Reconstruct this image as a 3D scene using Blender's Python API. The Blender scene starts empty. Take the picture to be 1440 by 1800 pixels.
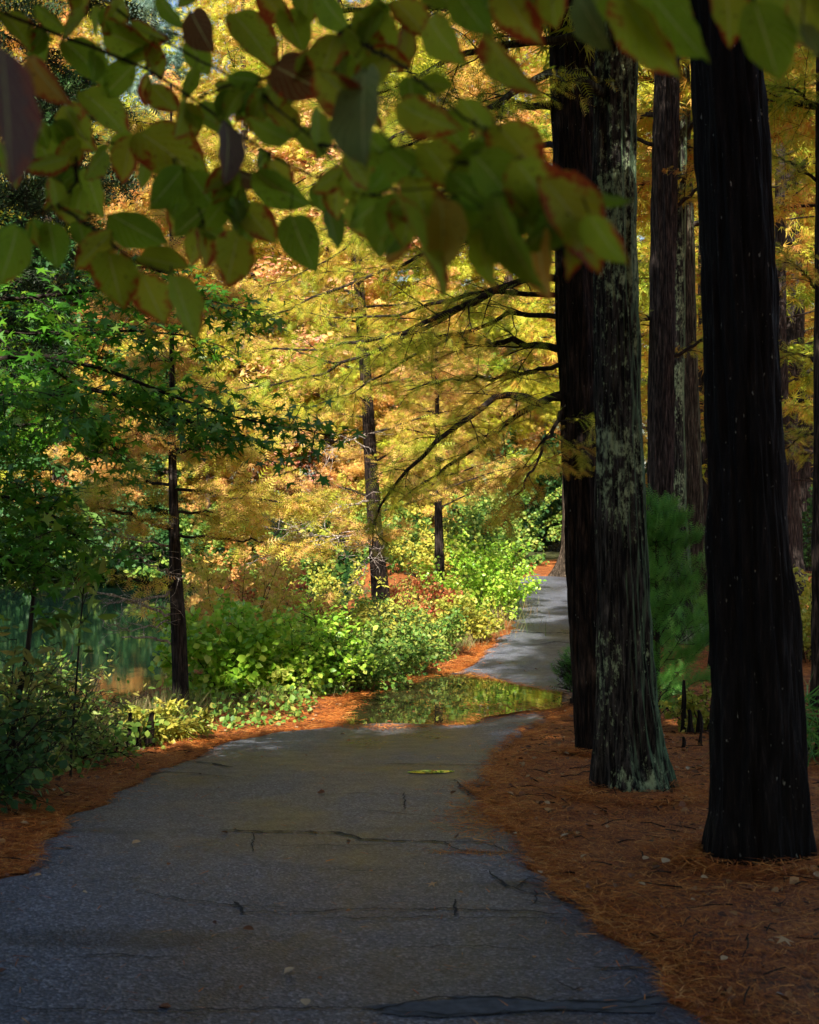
import bpy, math, random
import numpy as np
R = math.radians
rng = np.random.default_rng(7)
random.seed(7)
S = bpy.context.scene
COL = S.collection

# ------------------------------------------------------------------ camera, sky, sun, exposure
CAMZ = 1.6
F = 2500.0            # focal length in photograph pixels (1440 x 1800)
CX, HY = 720.0, 883.0  # image centre column, horizon row
cd = bpy.data.cameras.new('camera')
cam = bpy.data.objects.new('camera', cd); COL.objects.link(cam)
cam.location = (0, 0, CAMZ); cam.rotation_euler = (R(90), 0, 0)
cd.sensor_fit = 'VERTICAL'; cd.sensor_height = 36; cd.sensor_width = 28.8; cd.lens = 50
cd.shift_y = -(900 - HY) / 1800.0
cd.clip_start = 0.1; cd.clip_end = 2000
cd.dof.use_dof = True; cd.dof.focus_distance = 14.0; cd.dof.aperture_fstop = 6.3
S.camera = cam

SUN_EL = 38.0
SUN_DIR = np.array([-0.20, -0.98])           # horizontal direction towards the sun: behind, slightly left
W = bpy.data.worlds.new('World'); S.world = W; W.use_nodes = True
nt = W.node_tree; nt.nodes.clear()
sk = nt.nodes.new('ShaderNodeTexSky'); sk.sky_type = 'NISHITA'; sk.sun_disc = False
sk.sun_elevation = R(SUN_EL)
sk.sun_rotation = math.atan2(SUN_DIR[0], SUN_DIR[1])
sk.dust_density = 1.5
bg = nt.nodes.new('ShaderNodeBackground'); bg.inputs[1].default_value = 0.08
wo = nt.nodes.new('ShaderNodeOutputWorld')
nt.links.new(sk.outputs[0], bg.inputs[0]); nt.links.new(bg.outputs[0], wo.inputs[0])
sd = bpy.data.lights.new('sun', 'SUN'); sd.energy = 5.0; sd.angle = R(0.5); sd.color = (1.0, 0.93, 0.82)
so = bpy.data.objects.new('sun', sd); COL.objects.link(so)
from mathutils import Vector, Matrix
ce = math.cos(R(SUN_EL))
sv = Vector((SUN_DIR[0] * ce, SUN_DIR[1] * ce, math.sin(R(SUN_EL))))
so.rotation_euler = sv.to_track_quat('Z', 'Y').to_euler()
so.location = (0, -5, 30)
S.view_settings.view_transform = 'Standard'; S.view_settings.look = 'None'
S.view_settings.gamma = 1; S.view_settings.exposure = 1.35
S.cycles.max_bounces = 6; S.cycles.diffuse_bounces = 3; S.cycles.glossy_bounces = 2
S.cycles.transmission_bounces = 4; S.cycles.caustics_reflective = False; S.cycles.caustics_refractive = False

# ------------------------------------------------------------------ maths helpers
_T = rng.random((32, 32, 32))
def vnoise(x, y, z):
    x, y, z = np.broadcast_arrays(np.asarray(x, float), np.asarray(y, float), np.asarray(z, float))
    xi, yi, zi = np.floor(x).astype(int), np.floor(y).astype(int), np.floor(z).astype(int)
    fx, fy, fz = x - xi, y - yi, z - zi
    fx = fx * fx * (3 - 2 * fx); fy = fy * fy * (3 - 2 * fy); fz = fz * fz * (3 - 2 * fz)
    def t(a, b, c): return _T[(xi + a) & 31, (yi + b) & 31, (zi + c) & 31]
    def l(a, b, f): return a + (b - a) * f
    return l(l(l(t(0,0,0), t(1,0,0), fx), l(t(0,1,0), t(1,1,0), fx), fy),
             l(l(t(0,0,1), t(1,0,1), fx), l(t(0,1,1), t(1,1,1), fx), fy), fz)
def fbm(x, y, z, o=3):
    s, a = 0, 0.5
    for i in range(o):
        s = s + a * vnoise(np.asarray(x) * 2**i + 5.3 * i, np.asarray(y) * 2**i, np.asarray(z) * 2**i); a *= 0.5
    return s / (1 - 0.5**o)
def smooth(a, b, x):
    t = np.clip((x - a) / (b - a), 0, 1); return t * t * (3 - 2 * t)

_PY = [-200, 0, 6, 8.5, 10.5, 12.8, 16.7, 21, 26, 32, 45, 80, 400]
_PZ = [0, 0, 0, -.13, -.28, -.45, -.45, -.32, -.22, -.12, -.05, 0, 0]
def prof(y):
    y = np.asarray(y, float)
    return sum(np.interp(y + o, _PY, _PZ) for o in (-.8, -.4, 0, .4, .8)) / 5
def gd(px, py):                       # pixel on the ground -> world point
    d = 10.0
    for _ in range(60):
        d = 0.5 * d + 0.5 * F * (CAMZ - float(prof(d))) / (py - HY)
    return np.array([(px - CX) / F * d, d])
def P(px, py, d):
    return np.array([(px - CX) / F * d, d, CAMZ - (py - HY) / F * d])

# path edges: traced on the ground
LE = np.array([(-2.3, -6), (-1.95, 0), (-1.85, 4)] + [tuple(gd(*p)) for p in
      [(0, 1540), (60, 1482), (110, 1440), (190, 1395), (290, 1350), (385, 1306), (470, 1287), (590, 1277), (625, 1235), (700, 1205), (810, 1180), (862, 1135), (905, 1100), (893, 1060), (897, 1030)]]
      + [(3.0, 35), (5.5, 38.5), (10, 41), (20, 43)])
RE = np.array([(1.3, -6), (1.15, 0)] + [tuple(gd(*p)) for p in
      [(1270, 1800), (1170, 1720), (1040, 1600), (935, 1510), (905, 1470), (865, 1425), (842, 1385), (875, 1330), (925, 1285), (985, 1245), (1040, 1225)]]
      + [(2.7, 17.5), (3.6, 21), (4.3, 26), (4.9, 31), (6.4, 34.5), (11, 37.5), (20, 39)])
def edge_x(E, y): return np.interp(y, E[:, 1], E[:, 0])
SHX = np.array([(-3.6, -10), (-3.5, 6), (-3.3, 10), (-2.9, 13), (-2.75, 15), (-2.3, 18), (-1.7, 22), (-.9, 27), (-.3, 32), (-.5, 38), (-2, 42), (-4, 43.2)])
def shore_mask(x, y):                 # 1 inside the pond, 0 on land
    s = np.interp(y, SHX[:, 1], SHX[:, 0]) + 0.25 * (vnoise(y * 1.3, 3.1, 0) - .5)
    far = 43 + 1.2 * (vnoise(x * .3, 7, 0) - .5)
    a = smooth(0, 1.3, s - x) * smooth(0, 1.5, far - y)
    return a
def ground_z(x, y):
    x = np.asarray(x, float); y = np.asarray(y, float)
    z = prof(y)
    m = shore_mask(x, y)
    onp = np.where((y < 33), smooth(-.05, .25, np.maximum(edge_x(LE, y) - x, x - edge_x(RE, y))), 1)
    n = (fbm(x * 1.1, y * 1.1, 1, 3) - .5) * .10 + (fbm(x * 5, y * 5, 2, 2) - .5) * .03
    z = z - .035 + onp * (.05 + n)
    rise = smooth(6, 30, x) * .5 + smooth(48, 75, y) * 1.2
    z = z * (1 - m) + m * (-1.7) + rise * (1 - m)
    return z

# ------------------------------------------------------------------ mesh helpers
class Bag:
    """collects triangles / quads, then becomes one mesh"""
    def __init__(s): s.v = []; s.f4 = []; s.f3 = []; s.r = []; s.uv = []; s.n = 0
    def add(s, v, f4=None, f3=None, r=None, uv=None):
        v = np.asarray(v, float).reshape(-1, 3)
        s.v.append(v)
        if f4 is not None and len(f4): s.f4.append(np.asarray(f4, int).reshape(-1, 4) + s.n)
        if f3 is not None and len(f3): s.f3.append(np.asarray(f3, int).reshape(-1, 3) + s.n)
        s.r.append(np.full(len(v), .5) if r is None else np.broadcast_to(np.asarray(r, float), (len(v),)))
        s.uv.append(np.zeros((len(v), 2)) if uv is None else np.asarray(uv, float).reshape(-1, 2))
        s.n += len(v)
    def tube(s, pts, rad, sides=6, cap=True, r=None):
        pts = np.asarray(pts, float); n = len(pts)
        rad = np.broadcast_to(np.asarray(rad, float), (n,))
        t = np.gradient(pts, axis=0); t /= np.linalg.norm(t, axis=1)[:, None] + 1e-9
        ref = np.array([0, 0, 1.0]) if abs(t[:, 2]).mean() < .8 else np.array([1.0, 0, 0])
        a = np.cross(t, ref); a /= np.linalg.norm(a, axis=1)[:, None] + 1e-9
        b = np.cross(t, a)
        th = np.linspace(0, 2 * np.pi, sides, endpoint=False)
        v = pts[:, None] + rad[:, None, None] * (np.cos(th)[None, :, None] * a[:, None] + np.sin(th)[None, :, None] * b[:, None])
        i = np.arange(n - 1)[:, None] * sides; j = np.arange(sides)[None]; k = (j + 1) % sides
        f = np.stack([i + j, i + k, i + sides + k, i + sides + j], -1).reshape(-1, 4)
        s.add(v.reshape(-1, 3), f4=f, r=r)
        if cap:
            c = n * sides
            s.add(np.vstack([v[-1], pts[-1:] + t[-1:] * rad[-1]]), f3=[(q, (q + 1) % sides, sides) for q in range(sides)], r=r)
    def scatter(s, tmpl, pos, X, N, scale, rnd):
        """copies of a template laid at pos; X its long axis, N roughly its normal"""
        tv, tf, tuv = tmpl
        pos = np.asarray(pos, float); n = len(pos)
        if n == 0: return
        X = X / (np.linalg.norm(X, axis=1)[:, None] + 1e-9)
        Y = np.cross(N, X); Y /= np.linalg.norm(Y, axis=1)[:, None] + 1e-9
        Z = np.cross(X, Y)
        sc = np.broadcast_to(np.asarray(scale, float), (n,))
        v = pos[:, None] + sc[:, None, None] * (tv[None, :, 0:1] * X[:, None] + tv[None, :, 1:2] * Y[:, None] + tv[None, :, 2:3] * Z[:, None])
        m = len(tv)
        f = (tf[None] + (np.arange(n) * m)[:, None, None]).reshape(-1, tf.shape[1])
        kw = {'f4': f} if tf.shape[1] == 4 else {'f3': f}
        s.add(v.reshape(-1, 3), r=np.repeat(rnd, m), uv=np.tile(tuv, (n, 1)), **kw)
    def build(s, name, mat, parent=None, smoothf=True, loc=None):
        v = np.vstack(s.v); loc0 = np.zeros(3) if loc is None else np.asarray(loc, float)
        v = v - loc0
        f4 = np.vstack(s.f4) if s.f4 else np.zeros((0, 4), int)
        f3 = np.vstack(s.f3) if s.f3 else np.zeros((0, 3), int)
        me = bpy.data.meshes.new(name)
        me.vertices.add(len(v)); me.vertices.foreach_set('co', v.astype(np.float32).ravel())
        li = np.concatenate([f4.ravel(), f3.ravel()]).astype(np.int32)
        ls = np.concatenate([np.arange(len(f4)) * 4, len(f4) * 4 + np.arange(len(f3)) * 3]).astype(np.int32)
        lt = np.concatenate([np.full(len(f4), 4), np.full(len(f3), 3)]).astype(np.int32)
        me.loops.add(len(li)); me.loops.foreach_set('vertex_index', li)
        me.polygons.add(len(ls)); me.polygons.foreach_set('loop_start', ls); me.polygons.foreach_set('loop_total', lt)
        if smoothf: me.polygons.foreach_set('use_smooth', np.ones(len(ls), bool))
        at = me.attributes.new('rnd', 'FLOAT', 'POINT'); at.data.foreach_set('value', np.concatenate(s.r).astype(np.float32))
        uv = np.vstack(s.uv)
        ul = me.uv_layers.new(name='UVMap'); ul.data.foreach_set('uv', uv[li].astype(np.float32).ravel())
        me.update(); me.validate()
        me.materials.append(mat)
        o = bpy.data.objects.new(name, me); COL.objects.link(o)
        if parent is not None: o.parent = parent
        elif loc is not None: o.location = loc
        return o

def tag(o, label=None, cat=None, group=None, kind=None):
    if label: o['label'] = label
    if cat: o['category'] = cat
    if group: o['group'] = group
    if kind: o['kind'] = kind
    return o
def thing(name, loc, label, cat, group=None):
    o = bpy.data.objects.new(name, None); COL.objects.link(o)
    o.location = [float(c) for c in loc]; o.empty_display_size = .2
    return tag(o, label, cat, group)
def part(bag, name, mat, root, smoothf=True, label=None):
    o = bag.build(name, mat, root, smoothf, loc=np.array(root.location))
    if label: o['label'] = label
    return o
def subpart(bag, name, mat, partobj, smoothf=True):
    return bag.build(name, mat, partobj, smoothf, loc=np.array(partobj.parent.location))
def copy_thing(root, loc, rz, scale, label, group=None):
    r = root.copy(); COL.objects.link(r)
    r.location = [float(c) for c in loc]; r.rotation_euler = (0, 0, rz); r.scale = (scale,) * 3 if np.isscalar(scale) else scale
    r['label'] = label
    if group: r['group'] = group
    for ch in list(root.children):
        c = ch.copy(); COL.objects.link(c); c.parent = r
        for g in list(ch.children):
            d = g.copy(); COL.objects.link(d); d.parent = c
    return r

# ------------------------------------------------------------------ leaf templates (x = length, y = width)
def T_ovate(nu=5, w=.42, bend=.12, fold=.10, peak=.42):
    vs, uv, f = [], [], []
    us = np.linspace(0, 1, nu + 1)
    for u in us:
        h = w * 2 * (max(u, 0) ** .62) * (max(1 - u, 0) ** (.62 * (1 - peak) / peak)) / ((peak ** .62) * ((1 - peak) ** (.62 * (1 - peak) / peak))) * .5
        if u == 1: h = .004
        if u == 0: h = .01
        for q in (-1, 0, 1):
            vs.append((u, q * h, -bend * u * u + fold * abs(q) * h * 2)); uv.append((u, .5 + q * .5))
    for i in range(nu):
        for j in range(2):
            a = i * 3 + j; f.append((a, a + 3, a + 4, a + 1))
    return np.array(vs), np.array(f), np.array(uv)
def T_star():
    ang = [-118, -80, -58, -30, 0, 30, 58, 80, 118]
    rad = [.62, .26, .80, .33, 1.0, .33, .80, .26, .62]
    vs = [(0, 0, 0)]; uv = [(0, .5)]
    vs.append((-.12, -.05, 0)); uv.append((0, .5))
    for a, r_ in zip(ang, rad):
        vs.append((r_ * math.cos(R(a)), r_ * math.sin(R(a)), -.18 * r_ * r_)); uv.append((r_, .5 + a / 360))
    vs.append((-.12, .05, 0)); uv.append((0, .5))
    f = [(0, i, i + 1) for i in range(1, len(vs) - 1)] + [(0, len(vs) - 1, 1)]
    vs = np.array(vs) * .55
    return vs, np.array(f), np.array(uv)
def T_feather(n=6, lw=.055, ll=.42):
    vs, f, uv = [], [], []
    for i in range(n):
        u = (i + .3) / n
        for sgn in (-1, 1):
            l = ll * (1 - .65 * abs(u - .35) ** 1.2 * 1.6)
            l = max(l, .12)
            k = len(vs)
            vs += [(u - lw * .5, 0, -.12 * u * u), (u + lw * .5, 0, -.12 * u * u), (u + .45 * l, sgn * l * .85, -.12 * u * u - .10 * l)]
            uv += [(u, .5), (u, .5), (u, .5 + sgn * .5)]; f.append((k, k + 1, k + 2))
    k = len(vs); vs += [(0, -.012, 0), (0, .012, 0), (1.15, 0, -.16)]; uv += [(0, .5)] * 3; f.append((k, k + 1, k + 2))
    return np.array(vs), np.array(f), np.array(uv)
def T_tuft(n=5, w=.10):
    vs, f, uv = [], [], []
    for i in range(n):
        a = R(-62 + 124 * i / (n - 1)); l = 1 - .25 * abs(i - (n - 1) / 2)/(n/2)
        c, s_ = math.cos(a), math.sin(a); k = len(vs)
        dz = -.10 * (i % 2)
        vs += [(-s_ * w * .5, c * w * .5, 0), (s_ * w * .5, -c * w * .5, 0), (c * l, s_ * l, -.22 + dz)]
        uv += [(0, .4), (0, .6), (1, .5)]; f.append((k, k + 1, k + 2))
    return np.array(vs), np.array(f), np.array(uv)
def T_blade(w=.03, bend=.35):
    vs, f, uv = [], [], []
    for i, u in enumerate((0, .4, .75, 1)):
        h = w * (1 - u ** 2) * .5 + .001
        vs += [(u, -h, -bend * u * u), (u, h, -bend * u * u)]; uv += [(u, 0), (u, 1)]
    for i in range(3): f.append((2 * i, 2 * i + 2, 2 * i + 3, 2 * i + 1))
    return np.array(vs), np.array(f), np.array(uv)
OVATE = T_ovate(3, .40); LANCE = T_ovate(3, .16, .18, .12, .4); STAR = T_star()
FEATHER = T_feather(); FEATHER_S = T_feather(4, .09, .42); TUFT = T_tuft(); BLADE = T_blade(.022); NEEDLE = T_blade(.045, .10)

def rand_unit(n):
    v = rng.normal(size=(n, 3)); return v / np.linalg.norm(v, axis=1)[:, None]

# ------------------------------------------------------------------ materials
def new_mat(name):
    m = bpy.data.materials.new(name); m.use_nodes = True
    nt = m.node_tree; nt.nodes.clear()
    out = nt.nodes.new('ShaderNodeOutputMaterial')
    return m, nt, out
def N(nt, t, **kw):
    n = nt.nodes.new(t)
    for k, v in kw.items():
        if k.startswith('i_'): n.inputs[k[2:].replace('_', ' ')].default_value = v
        else: setattr(n, k, v)
    return n
def ramp(nt, stops, interp='LINEAR'):
    r = nt.nodes.new('ShaderNodeValToRGB'); r.color_ramp.interpolation = interp
    el = r.color_ramp.elements
    while len(el) > 1: el.remove(el[-1])
    el[0].position = stops[0][0]; el[0].color = (*stops[0][1], 1)
    for p, c in stops[1:]:
        e = el.new(p); e.color = (*c, 1)
    return r
def mth(nt, op, a, b=None, clamp=False):
    m = nt.nodes.new('ShaderNodeMath'); m.operation = op; m.use_clamp = clamp
    for i, x in enumerate((a, b)):
        if x is None: continue
        if isinstance(x, (int, float)): m.inputs[i].default_value = x
        else: nt.links.new(x, m.inputs[i])
    return m.outputs[0]
def mixc(nt, fac, a, b, mode='MIX'):
    m = nt.nodes.new('ShaderNodeMix'); m.data_type = 'RGBA'; m.blend_type = mode
    for s, x in ((0, fac), (6, a), (7, b)):
        if isinstance(x, (int, float)): m.inputs[s].default_value = x
        elif isinstance(x, tuple): m.inputs[s].default_value = (*x, 1)
        else: nt.links.new(x, m.inputs[s])
    return m.outputs[2]
def leaf_mat(name, cols, nscale=.35, namt=.75, transl=.45, rough=.5, spec=.35, objr=0.0):
    """cols: foliage colours from one end of the plant's range to the other"""
    m, nt, out = new_mat(name)
    at = N(nt, 'ShaderNodeAttribute', attribute_name='rnd')
    geo = N(nt, 'ShaderNodeNewGeometry')
    no = N(nt, 'ShaderNodeTexNoise'); no.inputs['Scale'].default_value = nscale; no.inputs['Detail'].default_value = 3
    nt.links.new(geo.outputs['Position'], no.inputs['Vector'])
    a = mth(nt, 'MULTIPLY', mth(nt, 'SUBTRACT', no.outputs['Fac'], .5), namt * 2.6)
    b = mth(nt, 'MULTIPLY', mth(nt, 'SUBTRACT', at.outputs['Fac'], .5), 1.0 - namt * .45)
    f = mth(nt, 'ADD', mth(nt, 'ADD', a, b), .5)
    if objr:
        oi = N(nt, 'ShaderNodeObjectInfo')
        f = mth(nt, 'ADD', f, mth(nt, 'MULTIPLY', mth(nt, 'SUBTRACT', oi.outputs['Random'], .5), objr))
    n = len(cols)
    r = ramp(nt, [(i / (n - 1), c) for i, c in enumerate(cols)])
    nt.links.new(f, r.inputs[0])
    p = N(nt, 'ShaderNodeBsdfPrincipled'); p.inputs['Roughness'].default_value = rough
    p.inputs['Specular IOR Level'].default_value = spec
    t = N(nt, 'ShaderNodeBsdfTranslucent')
    nt.links.new(r.outputs[0], p.inputs['Base Color']); nt.links.new(r.outputs[0], t.inputs['Color'])
    mx = N(nt, 'ShaderNodeMixShader'); mx.inputs[0].default_value = transl
    nt.links.new(p.outputs[0], mx.inputs[1]); nt.links.new(t.outputs[0], mx.inputs[2])
    nt.links.new(mx.outputs[0], out.inputs[0])
    return m
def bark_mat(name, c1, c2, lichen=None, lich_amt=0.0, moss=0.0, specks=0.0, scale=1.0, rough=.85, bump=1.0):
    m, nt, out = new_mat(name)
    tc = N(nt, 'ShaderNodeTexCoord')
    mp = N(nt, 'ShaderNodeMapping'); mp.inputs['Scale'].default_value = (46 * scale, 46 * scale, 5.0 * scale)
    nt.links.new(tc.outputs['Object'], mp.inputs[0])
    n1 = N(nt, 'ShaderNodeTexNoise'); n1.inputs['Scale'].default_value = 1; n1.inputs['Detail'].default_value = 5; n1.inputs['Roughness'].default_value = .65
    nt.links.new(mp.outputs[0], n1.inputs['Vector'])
    r = ramp(nt, [(.42, c1), (.58, c2), (.70, tuple(c * 2.6 for c in c2))]); nt.links.new(n1.outputs['Fac'], r.inputs[0])  # last stop paints pale highlights along the bark ridges
    col = r.outputs[0]
    if lichen:
        mp2 = N(nt, 'ShaderNodeMapping'); mp2.inputs['Scale'].default_value = (27, 27, 13)
        nt.links.new(tc.outputs['Object'], mp2.inputs[0])
        n2 = N(nt, 'ShaderNodeTexNoise'); n2.inputs['Scale'].default_value = 1; n2.inputs['Detail'].default_value = 7; n2.inputs['Roughness'].default_value = .72
        nt.links.new(mp2.outputs[0], n2.inputs['Vector'])
        n3 = N(nt, 'ShaderNodeTexNoise'); n3.inputs['Scale'].default_value = 1.1; n3.inputs['Detail'].default_value = 2
        nt.links.new(tc.outputs['Object'], n3.inputs['Vector'])
        thr = mth(nt, 'ADD', mth(nt, 'MULTIPLY', mth(nt, 'SUBTRACT', n3.outputs['Fac'], .5), .95), lich_amt)
        f = mth(nt, 'MULTIPLY', mth(nt, 'SUBTRACT', mth(nt, 'ADD', mth(nt, 'ADD', mth(nt, 'MULTIPLY', n2.outputs['Fac'], .93), mth(nt, 'MULTIPLY', n1.outputs['Fac'], .07)), thr), .730), 9, True)
        lc = ramp(nt, [(.45, lichen), (.62, tuple(min(1, c * 2.0) for c in lichen))]); nt.links.new(n2.outputs['Fac'], lc.inputs[0])
        col = mixc(nt, f, col, lc.outputs[0])
    if moss:
        g = N(nt, 'ShaderNodeNewGeometry'); sx = N(nt, 'ShaderNodeSeparateXYZ'); nt.links.new(g.outputs['Normal'], sx.inputs[0])
        f = mth(nt, 'MULTIPLY', mth(nt, 'ADD', mth(nt, 'SUBTRACT', sx.outputs[0], .35), mth(nt, 'MULTIPLY', mth(nt, 'SUBTRACT', n1.outputs['Fac'], .5), 1.8)), moss * 2.2, True)
        col = mixc(nt, f, col, (.095, .165, .080))
    if specks:
        mp3 = N(nt, 'ShaderNodeMapping'); mp3.inputs['Scale'].default_value = (58, 58, 22)
        nt.links.new(tc.outputs['Object'], mp3.inputs[0])
        vo = N(nt, 'ShaderNodeTexNoise'); vo.inputs['Scale'].default_value = 1; vo.inputs['Detail'].default_value = 3; nt.links.new(mp3.outputs[0], vo.inputs['Vector'])
        f = mth(nt, 'MULTIPLY', mth(nt, 'SUBTRACT', vo.outputs['Fac'], .745 - specks), 22, True)
        col = mixc(nt, f, col, (.24, .25, .21))
    p = N(nt, 'ShaderNodeBsdfPrincipled'); p.inputs['Roughness'].default_value = rough; p.inputs['Specular IOR Level'].default_value = .12
    nt.links.new(col, p.inputs['Base Color'])
    bp = N(nt, 'ShaderNodeBump'); bp.inputs['Strength'].default_value = bump; bp.inputs['Distance'].default_value = .02
    nt.links.new(n1.outputs['Fac'], bp.inputs['Height']); nt.links.new(bp.outputs[0], p.inputs['Normal'])
    nt.links.new(p.outputs[0], out.inputs[0])
    return m

M = {}
# foliage (leaf colours)
M['cyp_gold'] = leaf_mat('cypress_gold', [(.34, .46, .03), (.54, .56, .05), (.74, .60, .10), (.80, .50, .16), (.76, .36, .14)], .30)
M['cyp_green'] = leaf_mat('cypress_green_gold', [(.26, .36, .03), (.46, .52, .04), (.62, .60, .05), (.74, .60, .08)], .30)
M['cyp_orange'] = leaf_mat('cypress_orange', [(.70, .62, .08), (.76, .54, .14), (.76, .42, .14), (.68, .28, .09)], .30)
M['cyp_pink'] = leaf_mat('foliage_pink', [(.66, .56, .12), (.74, .48, .18), (.80, .42, .26), (.78, .26, .26)], .30)
M['cyp_near'] = leaf_mat('cypress_near', [(.20, .30, .02), (.34, .44, .03), (.50, .54, .04), (.64, .52, .05), (.66, .34, .05)], .9, .8)
M['cyp_shade'] = leaf_mat('cypress_wood', [(.22, .34, .03), (.40, .50, .04), (.58, .54, .05), (.66, .38, .06), (.52, .22, .05)], .45, .8)
M['crown'] = leaf_mat('shade_tree_leaves', [(.10, .16, .03), (.22, .28, .04), (.36, .32, .05)], .5)  # leaves of the unseen trees added for shade
M['blue'] = leaf_mat('blue_conifer', [(.10, .20, .15), (.20, .33, .27), (.34, .46, .38)], .8)
M['sweet'] = leaf_mat('sweetgum_leaves', [(.035, .15, .012), (.065, .23, .015), (.12, .31, .02), (.36, .44, .04)], 1.2, .45, .45, .38, .45)
M['dark'] = leaf_mat('dark_evergreen', [(.012, .03, .010), (.025, .05, .015), (.05, .08, .02)], 1.0, .5, .2)
M['juniper'] = leaf_mat('young_cypress_green', [(.06, .20, .03), (.11, .32, .045), (.20, .42, .07)], 2.0, .5, .4)
M['sh_sunlit'] = leaf_mat('bush_sunlit_green', [(.16, .36, .03), (.30, .56, .04), (.46, .66, .07), (.62, .64, .12)], 2.0, .4, .45, .35, .5)  # brightened lime: colour stands in for sun missing on the bush
M['sh_green'] = leaf_mat('bush_green', [(.06, .16, .03), (.13, .27, .04), (.26, .38, .06), (.42, .42, .09)], 2.0, .5, .4)
M['sh_red'] = leaf_mat('bush_red', [(.24, .34, .05), (.50, .32, .08), (.66, .20, .09), (.60, .10, .06)], 2.5, .6, .4)
M['sh_yellow'] = leaf_mat('bush_yellow', [(.24, .32, .04), (.46, .46, .06), (.60, .48, .08)], 2.0, .5, .4)
M['sh_dark'] = leaf_mat('bush_dark_green', [(.02, .07, .02), (.04, .12, .03), (.10, .20, .05)], 2.0, .5, .3)
M['weed'] = leaf_mat('bank_weed', [(.04, .09, .02), (.10, .18, .03), (.22, .28, .05), (.40, .34, .08)], 2.0, .6, .35)
M['grass'] = leaf_mat('grass_blades', [(.08, .14, .03), (.20, .22, .06), (.36, .28, .12), (.30, .17, .09)], 2.5, .7, .3)
M['reed'] = leaf_mat('dry_stalks', [(.20, .22, .07), (.42, .34, .16), (.52, .44, .28), (.34, .18, .08)], 3, .5, .25)
M['needles'] = leaf_mat('fallen_needles', [(.12, .024, .008), (.42, .105, .018), (.64, .22, .036), (.74, .38, .11)], 3.0, .3, .15, .6, .3)
M['fallen'] = leaf_mat('fallen_leaf', [(.06, .028, .016), (.24, .09, .03), (.42, .24, .09), (.48, .38, .24)], 30, .1, .1)
# bark
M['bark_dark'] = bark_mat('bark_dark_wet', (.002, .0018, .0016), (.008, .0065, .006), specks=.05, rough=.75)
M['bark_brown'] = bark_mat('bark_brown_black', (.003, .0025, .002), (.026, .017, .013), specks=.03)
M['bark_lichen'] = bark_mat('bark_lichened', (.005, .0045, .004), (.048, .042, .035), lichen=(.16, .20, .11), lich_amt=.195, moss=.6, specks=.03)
M['bark_mid'] = bark_mat('bark_grey_brown', (.014, .010, .006), (.060, .044, .030), moss=.25, specks=.02)
M['bark_red'] = bark_mat('bark_red_brown', (.007, .0055, .005), (.040, .030, .025))
M['bark_far'] = bark_mat('bark_far', (.03, .022, .018), (.09, .065, .05), scale=.5)
M['twig'] = bark_mat('twig_dark', (.012, .009, .007), (.035, .026, .020), bump=.2)
M['twig_moss'] = bark_mat('twig_mossy', (.014, .014, .010), (.055, .060, .036), bump=.3)
M['twig_pale'] = bark_mat('twig_pale', (.16, .12, .10), (.42, .36, .31), bump=.2)

def ground_mat():
    m, nt, out = new_mat('needle_litter_ground')
    geo = N(nt, 'ShaderNodeNewGeometry')
    def noise(sc, det=5, rough=.6, vec=None):
        n = N(nt, 'ShaderNodeTexNoise'); n.inputs['Scale'].default_value = sc; n.inputs['Detail'].default_value = det; n.inputs['Roughness'].default_value = rough
        nt.links.new(vec if vec is not None else geo.outputs['Position'], n.inputs['Vector']); return n.outputs['Fac']
    mp = N(nt, 'ShaderNodeMapping'); mp.inputs['Scale'].default_value = (1, .45, 1); mp.inputs['Rotation'].default_value = (0, 0, .5)
    nt.links.new(geo.outputs['Position'], mp.inputs[0])
    fine = noise(75, 4, .7, mp.outputs[0]); mid = noise(9); big = noise(1.3, 3)
    f = mth(nt, 'ADD', mth(nt, 'MULTIPLY', fine, .55), mth(nt, 'ADD', mth(nt, 'MULTIPLY', mid, .3), mth(nt, 'MULTIPLY', big, .15)))
    r = ramp(nt, [(.34, (.018, .008, .005)), (.43, (.10, .028, .010)), (.51, (.29, .085, .020)), (.60, (.46, .16, .035)), (.70, (.56, .27, .09))])
    nt.links.new(f, r.inputs[0]); col = r.outputs[0]
    # bare earth and mud towards the water
    sx = N(nt, 'ShaderNodeSeparateXYZ'); nt.links.new(geo.outputs['Position'], sx.inputs[0])
    mud = mth(nt, 'MULTIPLY', mth(nt, 'SUBTRACT', -.62, sx.outputs[2]), 6, True)
    mudc = ramp(nt, [(.4, (.03, .028, .014)), (.6, (.09, .085, .035))]); nt.links.new(mid, mudc.inputs[0])
    col = mixc(nt, mud, col, mudc.outputs[0])
    far = mth(nt, 'MULTIPLY', mth(nt, 'SUBTRACT', sx.outputs[1], 40.4), 1.0, True)
    grn = ramp(nt, [(.4, (.015, .025, .008)), (.6, (.07, .08, .025))]); nt.links.new(mid, grn.inputs[0])
    col = mixc(nt, mth(nt, 'MULTIPLY', far, .97), col, grn.outputs[0])
    p = N(nt, 'ShaderNodeBsdfPrincipled'); p.inputs['Roughness'].default_value = .8; p.inputs['Specular IOR Level'].default_value = .25
    nt.links.new(col, p.inputs['Base Color'])
    bp = N(nt, 'ShaderNodeBump'); bp.inputs['Strength'].default_value = .9; bp.inputs['Distance'].default_value = .03
    nt.links.new(f, bp.inputs['Height']); nt.links.new(bp.outputs[0], p.inputs['Normal'])
    nt.links.new(p.outputs[0], out.inputs[0]); return m
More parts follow.
